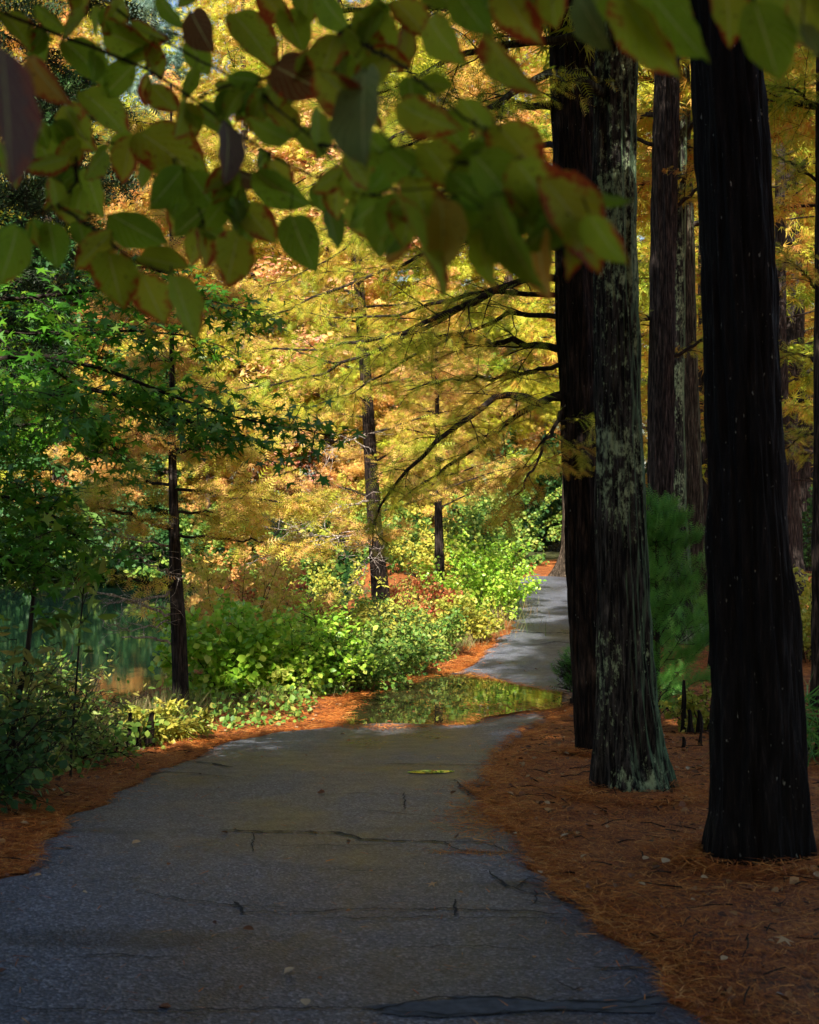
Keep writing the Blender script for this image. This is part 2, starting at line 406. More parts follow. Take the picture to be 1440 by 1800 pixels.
def asphalt_mat():
    m, nt, out = new_mat('worn_asphalt')
    geo = N(nt, 'ShaderNodeNewGeometry')
    def noise(sc, det=4, rough=.6, scl=None):
        n = N(nt, 'ShaderNodeTexNoise'); n.inputs['Scale'].default_value = sc; n.inputs['Detail'].default_value = det; n.inputs['Roughness'].default_value = rough
        if scl:
            mp = N(nt, 'ShaderNodeMapping'); mp.inputs['Scale'].default_value = scl; nt.links.new(geo.outputs['Position'], mp.inputs[0]); nt.links.new(mp.outputs[0], n.inputs['Vector'])
        else: nt.links.new(geo.outputs['Position'], n.inputs['Vector'])
        return n.outputs['Fac']
    vo = N(nt, 'ShaderNodeTexVoronoi'); vo.inputs['Scale'].default_value = 110; nt.links.new(geo.outputs['Position'], vo.inputs['Vector'])
    sc = N(nt, 'ShaderNodeSeparateColor'); nt.links.new(vo.outputs['Color'], sc.inputs[0])
    base = ramp(nt, [(0, (.046, .049, .060)), (.55, (.094, .103, .126)), (.85, (.150, .162, .190)), (1, (.26, .27, .30))])
    nt.links.new(sc.outputs[0], base.inputs[0])
    big = noise(.9, 4, .6, (1, .5, 1)); mid = noise(6, 4)
    tint = ramp(nt, [(.32, (.52, .50, .50)), (.5, (.95, .95, .98)), (.68, (1.3, 1.3, 1.34))]); nt.links.new(big, tint.inputs[0])
    col = mixc(nt, 1.0, base.outputs[0], tint.outputs[0], 'MULTIPLY')
    # brown silt where water has stood
    sil = mth(nt, 'MULTIPLY', mth(nt, 'SUBTRACT', noise(.55, 3, .5, (1, 1.4, 1)), .56), 7, True)
    col = mixc(nt, mth(nt, 'MULTIPLY', sil, .05), col, (.070, .056, .038))
    # tar patch stains
    pat = mth(nt, 'MULTIPLY', mth(nt, 'SUBTRACT', noise(1.0, 3, .5, (.45, 1.3, 1)), .62), 12, True)
    col = mixc(nt, mth(nt, 'MULTIPLY', pat, .55), col, (.018, .018, .019))
    p = N(nt, 'ShaderNodeBsdfPrincipled'); nt.links.new(col, p.inputs['Base Color'])
    rr = ramp(nt, [(.35, (.26,) * 3), (.6, (.50,) * 3)]); nt.links.new(mth(nt, 'ADD', mth(nt, 'MULTIPLY', big, .7), mth(nt, 'MULTIPLY', mid, .3)), rr.inputs[0])
    nt.links.new(rr.outputs[0], p.inputs['Roughness']); p.inputs['Specular IOR Level'].default_value = .12
    h = mth(nt, 'ADD', mth(nt, 'MULTIPLY', vo.outputs['Distance'], .6), mth(nt, 'MULTIPLY', mid, .8))
    bp = N(nt, 'ShaderNodeBump'); bp.inputs['Strength'].default_value = .55; bp.inputs['Distance'].default_value = .006
    nt.links.new(h, bp.inputs['Height']); nt.links.new(bp.outputs[0], p.inputs['Normal'])
    nt.links.new(p.outputs[0], out.inputs[0]); return m
def water_mat(name, col, rough, bstr, bscale, stretch, spec=.5):
    m, nt, out = new_mat(name)
    geo = N(nt, 'ShaderNodeNewGeometry')
    mp = N(nt, 'ShaderNodeMapping'); mp.inputs['Scale'].default_value = stretch; nt.links.new(geo.outputs['Position'], mp.inputs[0])
    n = N(nt, 'ShaderNodeTexNoise'); n.inputs['Scale'].default_value = bscale; n.inputs['Detail'].default_value = 3; nt.links.new(mp.outputs[0], n.inputs['Vector'])
    p = N(nt, 'ShaderNodeBsdfPrincipled'); p.inputs['Base Color'].default_value = (*col, 1); p.inputs['Roughness'].default_value = rough
    p.inputs['IOR'].default_value = 1.33; p.inputs['Specular IOR Level'].default_value = spec
    bp = N(nt, 'ShaderNodeBump'); bp.inputs['Strength'].default_value = bstr; bp.inputs['Distance'].default_value = .01
    nt.links.new(n.outputs['Fac'], bp.inputs['Height']); nt.links.new(bp.outputs[0], p.inputs['Normal'])
    nt.links.new(p.outputs[0], out.inputs[0]); return m
def plain_mat(name, col, rough=.8):
    m, nt, out = new_mat(name)
    geo = N(nt, 'ShaderNodeNewGeometry'); n = N(nt, 'ShaderNodeTexNoise'); n.inputs['Scale'].default_value = 25
    nt.links.new(geo.outputs['Position'], n.inputs['Vector'])
    r = ramp(nt, [(.3, tuple(c * .6 for c in col)), (.7, tuple(c * 1.3 for c in col))]); nt.links.new(n.outputs['Fac'], r.inputs[0])
    p = N(nt, 'ShaderNodeBsdfPrincipled'); p.inputs['Roughness'].default_value = rough; nt.links.new(r.outputs[0], p.inputs['Base Color'])
    nt.links.new(p.outputs[0], out.inputs[0]); return m
def dogwood_mat(name, cols, red=1.0):
    m, nt, out = new_mat(name)
    uv = N(nt, 'ShaderNodeUVMap'); sx = N(nt, 'ShaderNodeSeparateXYZ'); nt.links.new(uv.outputs[0], sx.inputs[0])
    at = N(nt, 'ShaderNodeAttribute', attribute_name='rnd')
    tc = N(nt, 'ShaderNodeNewGeometry')
    n1 = N(nt, 'ShaderNodeTexNoise'); n1.inputs['Scale'].default_value = 26; n1.inputs['Detail'].default_value = 4; nt.links.new(tc.outputs['Position'], n1.inputs['Vector'])
    n2 = N(nt, 'ShaderNodeTexNoise'); n2.inputs['Scale'].default_value = 190; n2.inputs['Detail'].default_value = 2; nt.links.new(tc.outputs['Position'], n2.inputs['Vector'])
    k = len(cols); r = ramp(nt, [(i / (k - 1), c) for i, c in enumerate(cols)])
    f = mth(nt, 'ADD', at.outputs['Fac'], mth(nt, 'MULTIPLY', mth(nt, 'SUBTRACT', n1.outputs['Fac'], .5), .5)); nt.links.new(f, r.inputs[0])
    col = r.outputs[0]
    a = mth(nt, 'ABSOLUTE', mth(nt, 'SUBTRACT', sx.outputs[1], .5))          # 0 midrib .. .5 margin
    # arcuate side veins: lines of constant u - k*|v|
    w = mth(nt, 'SUBTRACT', sx.outputs[0], mth(nt, 'MULTIPLY', mth(nt, 'POWER', a, .8), .95))
    vein = mth(nt, 'GREATER_THAN', mth(nt, 'SINE', mth(nt, 'MULTIPLY', w, 44)), .93)
    mid = mth(nt, 'LESS_THAN', a, .018)
    vv = mth(nt, 'MAXIMUM', mth(nt, 'MULTIPLY', vein, .35), mth(nt, 'MULTIPLY', mid, .7))
    col = mixc(nt, vv, col, (.56, .60, .22))
    # red margin and tip
    e = mth(nt, 'ADD', mth(nt, 'MULTIPLY', a, 1.7), mth(nt, 'MULTIPLY', mth(nt, 'POWER', sx.outputs[0], 4), .5))
    e = mth(nt, 'ADD', e, mth(nt, 'MULTIPLY', mth(nt, 'SUBTRACT', n1.outputs['Fac'], .5), 1.6))
    e = mth(nt, 'ADD', e, mth(nt, 'MULTIPLY', mth(nt, 'SUBTRACT', at.outputs['Fac'], .5), .9))
    e = mth(nt, 'MULTIPLY', mth(nt, 'SUBTRACT', mth(nt, 'ADD', e, mth(nt, 'MULTIPLY', mth(nt, 'SUBTRACT', n2.outputs['Fac'], .5), .9)), 1.02 - .1 * red), 4.5, True)
    col = mixc(nt, mth(nt, 'MULTIPLY', e, red, True), col, (.46, .085, .022))
    sp = mth(nt, 'GREATER_THAN', n2.outputs['Fac'], .67)
    col = mixc(nt, mth(nt, 'MULTIPLY', sp, .7), col, (.06, .03, .015))
    p = N(nt, 'ShaderNodeBsdfPrincipled'); p.inputs['Roughness'].default_value = .55; p.inputs['Specular IOR Level'].default_value = .2
    t = N(nt, 'ShaderNodeBsdfTranslucent'); nt.links.new(col, p.inputs['Base Color']); nt.links.new(col, t.inputs['Color'])
    bp = N(nt, 'ShaderNodeBump'); bp.inputs['Strength'].default_value = .5; bp.inputs['Distance'].default_value = .003
    nt.links.new(mth(nt, 'SUBTRACT', 1, vv), bp.inputs['Height']); nt.links.new(bp.outputs[0], p.inputs['Normal'])
    mx = N(nt, 'ShaderNodeMixShader'); mx.inputs[0].default_value = .72
    nt.links.new(p.outputs[0], mx.inputs[1]); nt.links.new(t.outputs[0], mx.inputs[2]); nt.links.new(mx.outputs[0], out.inputs[0])
    return m
M['dog'] = dogwood_mat('dogwood_leaf', [(.16, .30, .018), (.27, .44, .022), (.38, .51, .03), (.54, .55, .04)], 1.0)
M['dog_brown'] = dogwood_mat('dogwood_leaf_brown', [(.12, .06, .02), (.22, .09, .03)], 1.0)
M['dog_gold'] = dogwood_mat('dogwood_leaf_orange', [(.45, .34, .04), (.60, .30, .04)], 1.0)
M['dog_pale'] = dogwood_mat('dogwood_leaf_pale', [(.16, .24, .06), (.24, .32, .10)], .5)
M['dog_purple'] = dogwood_mat('dogwood_leaf_purple', [(.13, .115, .09), (.16, .085, .08)], .35)
M['ground'] = ground_mat(); M['asphalt'] = asphalt_mat()
M['pond'] = water_mat('pond_water', (.004, .012, .008), .05, .28, 1.8, (1, .5, 1), .13)
M['puddle'] = water_mat('puddle_water', (.030, .026, .010), .02, .10, 5, (1, .6, 1))
M['crack'] = plain_mat('crack_shadow_gap', (.010, .010, .010), .95)
M['patch'] = plain_mat('tar_patch', (.062, .066, .076), .9)

# ------------------------------------------------------------------ ground, path, water
def axis(breaks):
    out = []
    for a, b, st in breaks: out += list(np.arange(a, b, st))
    return np.array(out + [breaks[-1][1]])
def grid_bag(xs, ys, zf):
    X, Y = np.meshgrid(xs, ys); Z = zf(X, Y)
    v = np.stack([X, Y, Z], -1).reshape(-1, 3); nx, ny = len(xs), len(ys)
    i = np.arange(ny - 1)[:, None] * nx; j = np.arange(nx - 1)[None]
    f = np.stack([i + j, i + j + 1, i + nx + j + 1, i + nx + j], -1).reshape(-1, 4)
    b = Bag(); b.add(v, f4=f); return b
gx = axis([(-300, -60, 30), (-60, -12, 3), (-12, -4, .4), (-4, 5, .06), (5, 10, .25), (10, 20, 1), (20, 60, 5), (60, 300, 30)])
gy = axis([(-60, -6, 4), (-6, 3, .5), (3, 18, .06), (18, 34, .16), (34, 50, .5), (50, 90, 4), (90, 600, 60)])
tag(grid_bag(gx, gy, ground_z).build('ground', M['ground']), kind='structure')

ys = axis([(-6, 3, .3), (3, 18, .04), (18, 34, .12), (34, 42.9, .3)])
lx = edge_x(LE, ys); rx = edge_x(RE, ys)
fade = np.where(ys < 33, 1, 1)
lx = lx + (fbm(ys * 2.2, 1.5, 0, 4) - .5) * .34 + (vnoise(ys * 17, 0, 4) - .5) * .035
rx = rx + (fbm(ys * 2.4, 9.5, 0, 4) - .5) * .26 + (vnoise(ys * 17, 0, 9) - .5) * .035
k = 26
t = np.linspace(0, 1, k)[None]
X = lx[:, None] * (1 - t) + rx[:, None] * t; Y = np.repeat(ys[:, None], k, 1)
def path_z(x, y): return prof(y) + .004 + .018 * (fbm(np.asarray(x) * .9, np.asarray(y) * 1.1, 5, 2) - .5)
Z = path_z(X, Y)
Z[:, 0] -= .03; Z[:, -1] -= .03
v = np.stack([X, Y, Z], -1).reshape(-1, 3)
i = np.arange(len(ys) - 1)[:, None] * k; j = np.arange(k - 1)[None]
b = Bag(); b.add(v, f4=np.stack([i + j, i + j + 1, i + k + j + 1, i + k + j], -1).reshape(-1, 4))
path = tag(b.build('path', M['asphalt']), kind='structure')

def strip_on_path(bag, pts, w0, w1, lift=.006):
    """a jagged dark crack between traced pixels"""
    w = np.array([gd(*p) for p in pts]); seg = np.linalg.norm(np.diff(w, axis=0), axis=1); s = np.r_[0, np.cumsum(seg)]
    n = max(6, int(s[-1] / .035)); q = np.linspace(0, s[-1], n)
    x = np.interp(q, s, w[:, 0]); y = np.interp(q, s, w[:, 1])
    jn = (rng.random(n) - .5) * .03; y = y + jn; x = x + (rng.random(n) - .5) * .015
    wd = .85 * (w0 + (w1 - w0) * rng.random(n) ** 1.6) * np.sin(np.linspace(.15, 2.99, n)) ** .5
    d = np.gradient(np.stack([x, y], 1), axis=0); d /= np.linalg.norm(d, axis=1)[:, None] + 1e-9
    nn = np.stack([-d[:, 1], d[:, 0]], 1)
    a = np.stack([x, y], 1) + nn * wd[:, None] / 2; c = np.stack([x, y], 1) - nn * wd[:, None] / 2
    v = np.empty((2 * n, 3)); v[0::2, :2] = a; v[1::2, :2] = c; v[:, 2] = path_z(v[:, 0], v[:, 1]) + lift
    f = [(2 * i, 2 * i + 1, 2 * i + 3, 2 * i + 2) for i in range(n - 1)]
    bag.add(v, f4=f)
cracks = [([(120, 1560), (220, 1548), (300, 1552)], .004, .012), ([(540, 1530), (640, 1536), (700, 1532)], .004, .010), ([(700, 1670), (820, 1664), (930, 1672)], .004, .010), ([(90, 1690), (180, 1684), (330, 1690)], .004, .012), ([(860, 1484), (890, 1500), (930, 1508)], .006, .018), ([(905, 1560), (935, 1545), (970, 1560)], .006, .018), ([(480, 1318), (600, 1315), (760, 1318)], .006, .02), ([(560, 1400), (640, 1396), (760, 1402)], .005, .014), ([(940, 1565), (945, 1585), (930, 1596)], .005, .016), ([(780, 1484), (800, 1498), (840, 1500)], .006, .02), ([(385, 1462), (440, 1464), (520, 1465), (600, 1468), (640, 1480), (740, 1484), (830, 1484), (920, 1486)], .012, .05),
          ([(480, 1488), (600, 1490), (700, 1489)], .006, .018), ([(445, 1465), (443, 1500)], .006, .015),
          ([(400, 1608), (520, 1606), (640, 1600), (760, 1600), (900, 1604), (1040, 1612)], .008, .022),
          ([(240, 1572), (330, 1588), (420, 1596), (560, 1600)], .005, .016), ([(415, 1590), (428, 1608)], .012, .03),
          ([(800, 1585), (800, 1612)], .010, .025), ([(560, 1617), (700, 1614), (860, 1616), (1040, 1616)], .005, .015),
          ([(860, 1535), (890, 1560), (940, 1572), (990, 1578), (1030, 1600)], .008, .026), ([(920, 1585), (1000, 1592), (1040, 1598)], .006, .02),
          ([(260, 1356), (340, 1362), (410, 1370)], .008, .03), ([(320, 1340), (370, 1344), (410, 1352)], .02, .06),
          ([(640, 1346), (740, 1345), (820, 1347), (870, 1346)], .010, .04), ([(710, 1395), (712, 1425)], .006, .015),
          ([(640, 1425), (720, 1435), (800, 1440), (860, 1441)], .005, .016), ([(0, 1776), (80, 1780), (200, 1782), (400, 1778), (520, 1775), (650, 1778)], .006, .016),
          ([(660, 1778), (760, 1760), (850, 1757), (960, 1764), (1080, 1770), (1180, 1758)], .008, .02), ([(660, 1780), (800, 1788), (980, 1782), (1200, 1778)], .005, .014),
          ([(885, 1113), (915, 1111), (960, 1113), (1000, 1112)], .03, .10), ([(950, 1133), (980, 1128), (1010, 1132)], .02, .05),
          ([(780, 1500), (880, 1503), (930, 1500)], .006, .014), ([(1040, 1705), (1100, 1706), (1160, 1708)], .01, .03),
          ([(980, 1730), (1010, 1745), (1040, 1740)], .005, .016), ([(100, 1494), (130, 1496)], .02, .04), ([(800, 1372), (830, 1402), (860, 1408)], .01, .04)]
bc = Bag()
for c in cracks: strip_on_path(bc, *c)
bc.build('crack', M['crack'], path)
# darker tar patches laid over the path
def blob_on_path(bag, poly, lift, zconst=None, jag=.5, noisek=3.0):
    w = np.array([gd(*p) for p in poly]); n = len(w)
    # Catmull resample
    out = []
    for a in range(n):
        p0, p1, p2, p3 = w[a - 1], w[a], w[(a + 1) % n], w[(a + 2) % n]
        for s in np.linspace(0, 1, 14, endpoint=False):
            out.append(.5 * ((2 * p1) + (-p0 + p2) * s + (2 * p0 - 5 * p1 + 4 * p2 - p3) * s * s + (-p0 + 3 * p1 - 3 * p2 + p3) * s ** 3))
    out = np.array(out); c = out.mean(0)
    nz = 1 + jag * .12 * (fbm(out[:, 0] * noisek, out[:, 1] * noisek, 3, 4) - .5) * 2
    out = c + (out - c) * nz[:, None]
    rings = 8; m = len(out); v = []
    for r_ in range(1, rings + 1): v.append(c + (out - c) * (r_ / rings))
    v = np.vstack([c[None]] + v)
    z = path_z(v[:, 0], v[:, 1]) + lift if zconst is None else np.full(len(v), zconst)
    f3 = [(0, 1 + q, 1 + (q + 1) % m) for q in range(m)]
    f4 = [(1 + r_ * m + q, 1 + (r_ + 1) * m + q, 1 + (r_ + 1) * m + (q + 1) % m, 1 + r_ * m + (q + 1) % m) for r_ in range(rings - 1) for q in range(m)]
    bag.add(np.c_[v, z], f3=f3, f4=f4)
bt = Bag()
blob_on_path(bt, [(650, 1779), (700, 1766), (790, 1756), (880, 1757), (960, 1766), (1080, 1768), (1150, 1755), (1195, 1757), (1205, 1770), (1080, 1786), (940, 1780), (800, 1790)], .004, jag=3.5, noisek=7)
bt.build('tar_patch', M['patch'], path)

PUD_Z = float(prof(14.8)) + .016
b = Bag()
blob_on_path(b, [(598, 1276), (606, 1250), (640, 1222), (700, 1198), (770, 1186), (830, 1186), (880, 1200), (940, 1212), (1010, 1224), (1030, 1238), (960, 1250), (900, 1256), (850, 1262), (830, 1272), (740, 1278), (660, 1281)], 0, PUD_Z, 1.0, 1.6)
tag(b.build('puddle_water', M['puddle']), kind='structure')
b = Bag()
blob_on_path(b, [(715, 1359), (740, 1356), (780, 1356), (800, 1358), (770, 1361), (735, 1361)], .005)
o = b.build('puddle_water', M['puddle']); tag(o, kind='structure')
pw = Bag(); pw.add([(-120, -40, -.9), (3, -40, -.9), (3, 44.5, -.9), (-120, 44.5, -.9)], f4=[(0, 1, 2, 3)])
tag(pw.build('pond_water', M['pond']), kind='structure')

# ------------------------------------------------------------------ trunks
def resample(pts, rad, n):
    pts = np.asarray(pts, float); rad = np.asarray(rad, float)
    s = np.r_[0, np.cumsum(np.linalg.norm(np.diff(pts, axis=0), axis=1))]; q = np.linspace(0, s[-1], n)
    P_ = np.stack([np.interp(q, s, pts[:, a]) for a in range(3)], 1)
    return P_, np.interp(q, s, rad)
def trunk_bag(pts, rad, sides=72, rings=260, ridge=.07, lobes=.0, nlobe=6, seed=0., base_h=.7):
    P_, r_ = resample(pts, rad, rings)
    for _ in range(6):
        P_[1:-1] = (P_[:-2] + 2 * P_[1:-1] + P_[2:]) / 4; r_[1:-1] = (r_[:-2] + 2 * r_[1:-1] + r_[2:]) / 4
    th = np.linspace(0, 2 * np.pi, sides, endpoint=False)[None]; z = P_[:, 2:3]
    hb = z - P_[0, 2]
    cx, cy = np.cos(th), np.sin(th)
    tw = .25 * hb
    rd = (fbm(np.cos(th + tw) * 4.2 + seed, np.sin(th + tw) * 4.2, z * 1.3 + seed, 3) - .5) * 2
    fine = (vnoise(np.cos(th) * 11 + seed, np.sin(th) * 11, z * 3.5) - .5) * 2
    rr = r_[:, None] * (1 + ridge * rd * 1.4 + ridge * .6 * fine)
    if lobes:
        lb = (fbm(np.cos(th) * 1.4 + seed * 3, np.sin(th) * 1.4, 0 * z + seed, 2) - .5) * 2 + .35 * np.cos(nlobe * th + seed)
        rr = rr * (1 + lobes * lb * np.exp(-hb / base_h))
    v = np.stack([P_[:, 0:1] + rr * cx, P_[:, 1:2] + rr * cy, np.repeat(z, sides, 1)], -1)
    i = np.arange(rings - 1)[:, None] * sides; j = np.arange(sides)[None]; kk = (j + 1) % sides
    b = Bag(); b.add(v.reshape(-1, 3), f4=np.stack([i + j, i + kk, i + sides + kk, i + sides + j], -1).reshape(-1, 4))
    return b
def traced_trunk(rows, d, top_h=11, lean=None):
    """rows of (py, x_left, x_right), bottom first -> points, radii; carried on above the frame"""
    pts, rad = [], []
    for py, a, c in rows:
        pts.append(P((a + c) / 2, py, d)); rad.append((c - a) / 2 / F * d)
    p0 = pts[0].copy(); p0[2] -= .25; pts = [p0] + pts; rad = [rad[0] * 1.08] + rad
    u = (pts[-1] - pts[-3]); u /= u[2]; top = pts[-1] + u * (top_h - pts[-1][2]); mid = pts[-1] + u * (top_h - pts[-1][2]) * .5
    pts += [mid, top]; rad += [rad[-1] * .8, rad[-1] * .4]
    return np.array(pts), np.array(rad)

# ------------------------------------------------------------------ branching foliage
def wiggle_path(p0, d0, L, n=8, wig=.12, droop=0., up=0.):
    d = np.array(d0, float); d /= np.linalg.norm(d); p = np.array(p0, float); pts = [p.copy()]
    for i in range(n):
        d = d + rng.normal(size=3) * wig + np.array([0, 0, up - droop * (i / n)]); d /= np.linalg.norm(d)
        p = p + d * L / n; pts.append(p.copy())
    return np.array(pts)
def leafy_limb(wood, pts, r0, r1, twigs, tl, anchors, flat=.35, sub=2, wig=.12, droop=.08, start=.25, tr=.30, sides=6):
    """limb through pts with side twigs; appends leaf anchors (pos, direction)"""
    pts = np.asarray(pts, float); m = len(pts)
    wood.tube(pts, np.linspace(r0, r1, m), sides)
    s = np.r_[0, np.cumsum(np.linalg.norm(np.diff(pts, axis=0), axis=1))]
    for q in range(twigs):
        u = start + (1 - start) * (q + rng.random()) / twigs; ss = u * s[-1]
        p = np.array([np.interp(ss, s, pts[:, a]) for a in range(3)])
        k = min(m - 2, max(0, np.searchsorted(s, ss) - 1)); t = pts[k + 1] - pts[k]; t /= np.linalg.norm(t) + 1e-9
        side = np.cross(t, [0, 0, 1.0]); side /= np.linalg.norm(side) + 1e-9
        sg = 1 if q % 2 else -1
        dr = t * (.55 + .3 * rng.random()) + sg * side * (.8 + .3 * rng.random()) + np.array([0, 0, rng.normal() * flat])
        L = tl * (.5 + .7 * rng.random()) * (1 - .55 * u)
        tp = wiggle_path(p, dr, L, 6, wig, droop)
        rr = (r0 + (r1 - r0) * u) * tr
        wood.tube(tp, np.linspace(max(rr, .0034), max(rr * .3, .0016), 7), 4, False)
        anchors.append((tp, L))
        for w in range(sub):
            k2 = 1 + rng.integers(0, 5); tt = tp[k2 + 1 if k2 < 6 else 6] - tp[k2]; tt /= np.linalg.norm(tt) + 1e-9
            sd2 = np.cross(tt, [0, 0, 1.0]); sd2 /= np.linalg.norm(sd2) + 1e-9
            dr2 = tt * .7 + (1 if w % 2 else -1) * sd2 * .8 + np.array([0, 0, rng.normal() * flat])
            sp = wiggle_path(tp[k2], dr2, L * .5, 5, wig, droop)
            wood.tube(sp, np.linspace(max(rr * .5, .0026), .0014, 6), 3, False)
            anchors.append((sp, L * .5))
    anchors.append((pts[int(m * .6):], s[-1] * .4))
def sprays(anchors, per_m, spread, out_w=.8, hang=.25, tmin=.1):
    """positions and directions of leaf sprays along the twigs"""
    PP, DD = [], []
    for tp, L in anchors:
        n = rng.poisson(per_m * L)
        if n == 0: continue
        u = tmin + (1 - tmin) * rng.random(n); x = u * (len(tp) - 1); i = np.minimum(x.astype(int), len(tp) - 2); f = (x - i)[:, None]
        p = tp[i] * (1 - f) + tp[i + 1] * f; t = tp[i + 1] - tp[i]; t = t / (np.linalg.norm(t, axis=1)[:, None] + 1e-9)
        side = np.cross(t, [0, 0, 1.0]); side = side / (np.linalg.norm(side, axis=1)[:, None] + 1e-9)
        sg = np.where(rng.random(n) < .5, -1, 1)[:, None]
        d = t * .6 + side * sg * out_w * rng.random((n, 1)) * 1.3 + rng.normal(size=(n, 3)) * .28; d[:, 2] -= hang * rng.random(n)
        p = p + rng.normal(size=(n, 3)) * spread
        PP.append(p); DD.append(d)
    if not PP: return np.zeros((0, 3)), np.zeros((0, 3))
    return np.vstack(PP), np.vstack(DD)
def foliage(bag, tmpl, anchors, per_m, size, spread=.02, hang=.25, ntilt=.5, vs=.35, out_w=.8, keep=None):
    p, d = sprays(anchors, per_m, spread, out_w, hang)
    if keep is not None:
        kk = keep(p); p, d = p[kk], d[kk]
    n = len(p)
    if not n: return
    nn = np.array([0, 0, 1.0]) + rng.normal(size=(n, 3)) * ntilt
    bag.scatter(tmpl, p, d, nn, size * (1 - vs + 2 * vs * rng.random(n)), rng.random(n))

def make_tree(name, base, H, R_, crown0, label, cat, bark, leafm, tmpl=TUFT, nlimb=34, twigs=9, tl=1.3, per_m=26, size=.26,
              shape='cone', r_base=.28, group=None, lean=(0, 0), sides=14, up=.15, limb_droop=.06, twigmat=None, sub=2, spread=.10, ridge=.05, hang=.3, ntilt=.5):
    """trunk with limbs all round and sprays of foliage on the twigs"""
    base = np.array([base[0], base[1], float(ground_z(base[0], base[1]))]) if len(base) == 2 else np.array(base, float)
    root = thing(name, base, label, cat, group)
    top = base + np.array([lean[0], lean[1], H])
    n = 14; t = np.linspace(0, 1, n)[:, None]
    pts = base + (top - base) * t + np.c_[rng.normal(size=(n, 2)) * .05, np.zeros(n)] * (t > 0)
    pts[0, 2] -= .3
    rad = r_base * (1 - .88 * t[:, 0]) + r_base * .55 * np.exp(-t[:, 0] * H / .5)
    part(trunk_bag(pts, rad, sides, 60, ridge, .15, 5, rng.random() * 9), 'trunk', bark, root)
    wood, leaf = Bag(), Bag(); anchors = []
    for q in range(nlimb):
        u = (q + rng.random()) / nlimb; h = crown0 + (H - crown0) * u ** .9
        tt = h / H; p = base + (top - base) * tt
        if shape == 'cone': L = R_ * (1.02 - u) ** .75 * (.75 + .4 * rng.random())
        else: L = R_ * math.sqrt(max(.06, 1 - (2 * u - .85) ** 2 * .75)) * (.7 + .45 * rng.random())
        az = q * 2.39996 + rng.random() * .5
        d = np.array([math.cos(az), math.sin(az), up + .5 * u])
        lp = wiggle_path(p, d, L, 7, .07, limb_droop)
        rr = max(.014, r_base * .28 * (1 - .7 * u))
        leafy_limb(wood, lp, rr, .006, max(3, int(twigs * (L / R_) + 1)), tl, anchors, .3, sub, .1, .08, .18, .35, 5)
    part(wood, 'limb', twigmat or bark, root)
    foliage(leaf, tmpl, anchors, per_m, size, spread, hang, ntilt)
    part(leaf, 'crown', leafm, root, False)
    return root

# ================================================================== RIGHT-HAND ROW OF CYPRESSES
def right_cypress(rows, d, bark, label, lobes, limbs=(), seed=0., top_h=13, crown=True, leafm='cyp_near', sides=120, nl=26, R_=3.6, c0=5.7, name='bald_cypress', cyc=0, twm='twig'):
    pts, rad = traced_trunk(rows, d, top_h)
    base = pts[0] + [0, 0, .25]
    root = thing(name, base, label, 'tree', 'bald cypresses along the right of the path')
    part(trunk_bag(pts, rad, sides, 420, .15, lobes, 5, seed), 'trunk', M[bark], root)
    wood, leaf, anchors, an2 = Bag(), Bag(), [], []
    for L in limbs:
        tr_ = [P(*q) for q in L['p']]; pp, rr = resample(tr_, np.linspace(L['r0'], L['r1'], len(tr_)), 16)
        pp[1:-1] += rng.normal(size=(14, 3)) * .012
        w1 = Bag(); leafy_limb(w1, pp, L['r0'], L['r1'], L.get('tw', 12), L.get('tl', .55), anchors, .38, 3, .085, .14, L.get('st', .12), .34, 7)
        part(w1, 'limb', M[twm], root)
    if crown:
        zs = np.linspace(c0, top_h - .5, nl)
        for q, z in enumerate(zs):
            c = np.array([np.interp(z, pts[:, 2], pts[:, a]) for a in range(3)])
            az = q * 2.39996 + seed + cyc
            L = R_ * (1 - .5 * (z - c0) / (top_h - c0)) * (.8 + .4 * rng.random()) * (.55 if math.cos(az) < -.2 else 1)
            lp = wiggle_path(c, (math.cos(az), math.sin(az), .25), L, 7, .08, .08)
            leafy_limb(wood, lp, .045, .008, 12, 1.1, an2, .3, 3, .1, .1, .15, .35, 5)
    if wood.n: part(wood, 'crown_limb', M[twm], root)
    if anchors: foliage(leaf, FEATHER, anchors, 50, .085, .022, .45, .6)
    if an2: foliage(leaf, TUFT, an2, 42, .17, .07, .3, .6)
    if leaf.n: part(leaf, 'crown', M[leafm], root, False)
    return root, pts

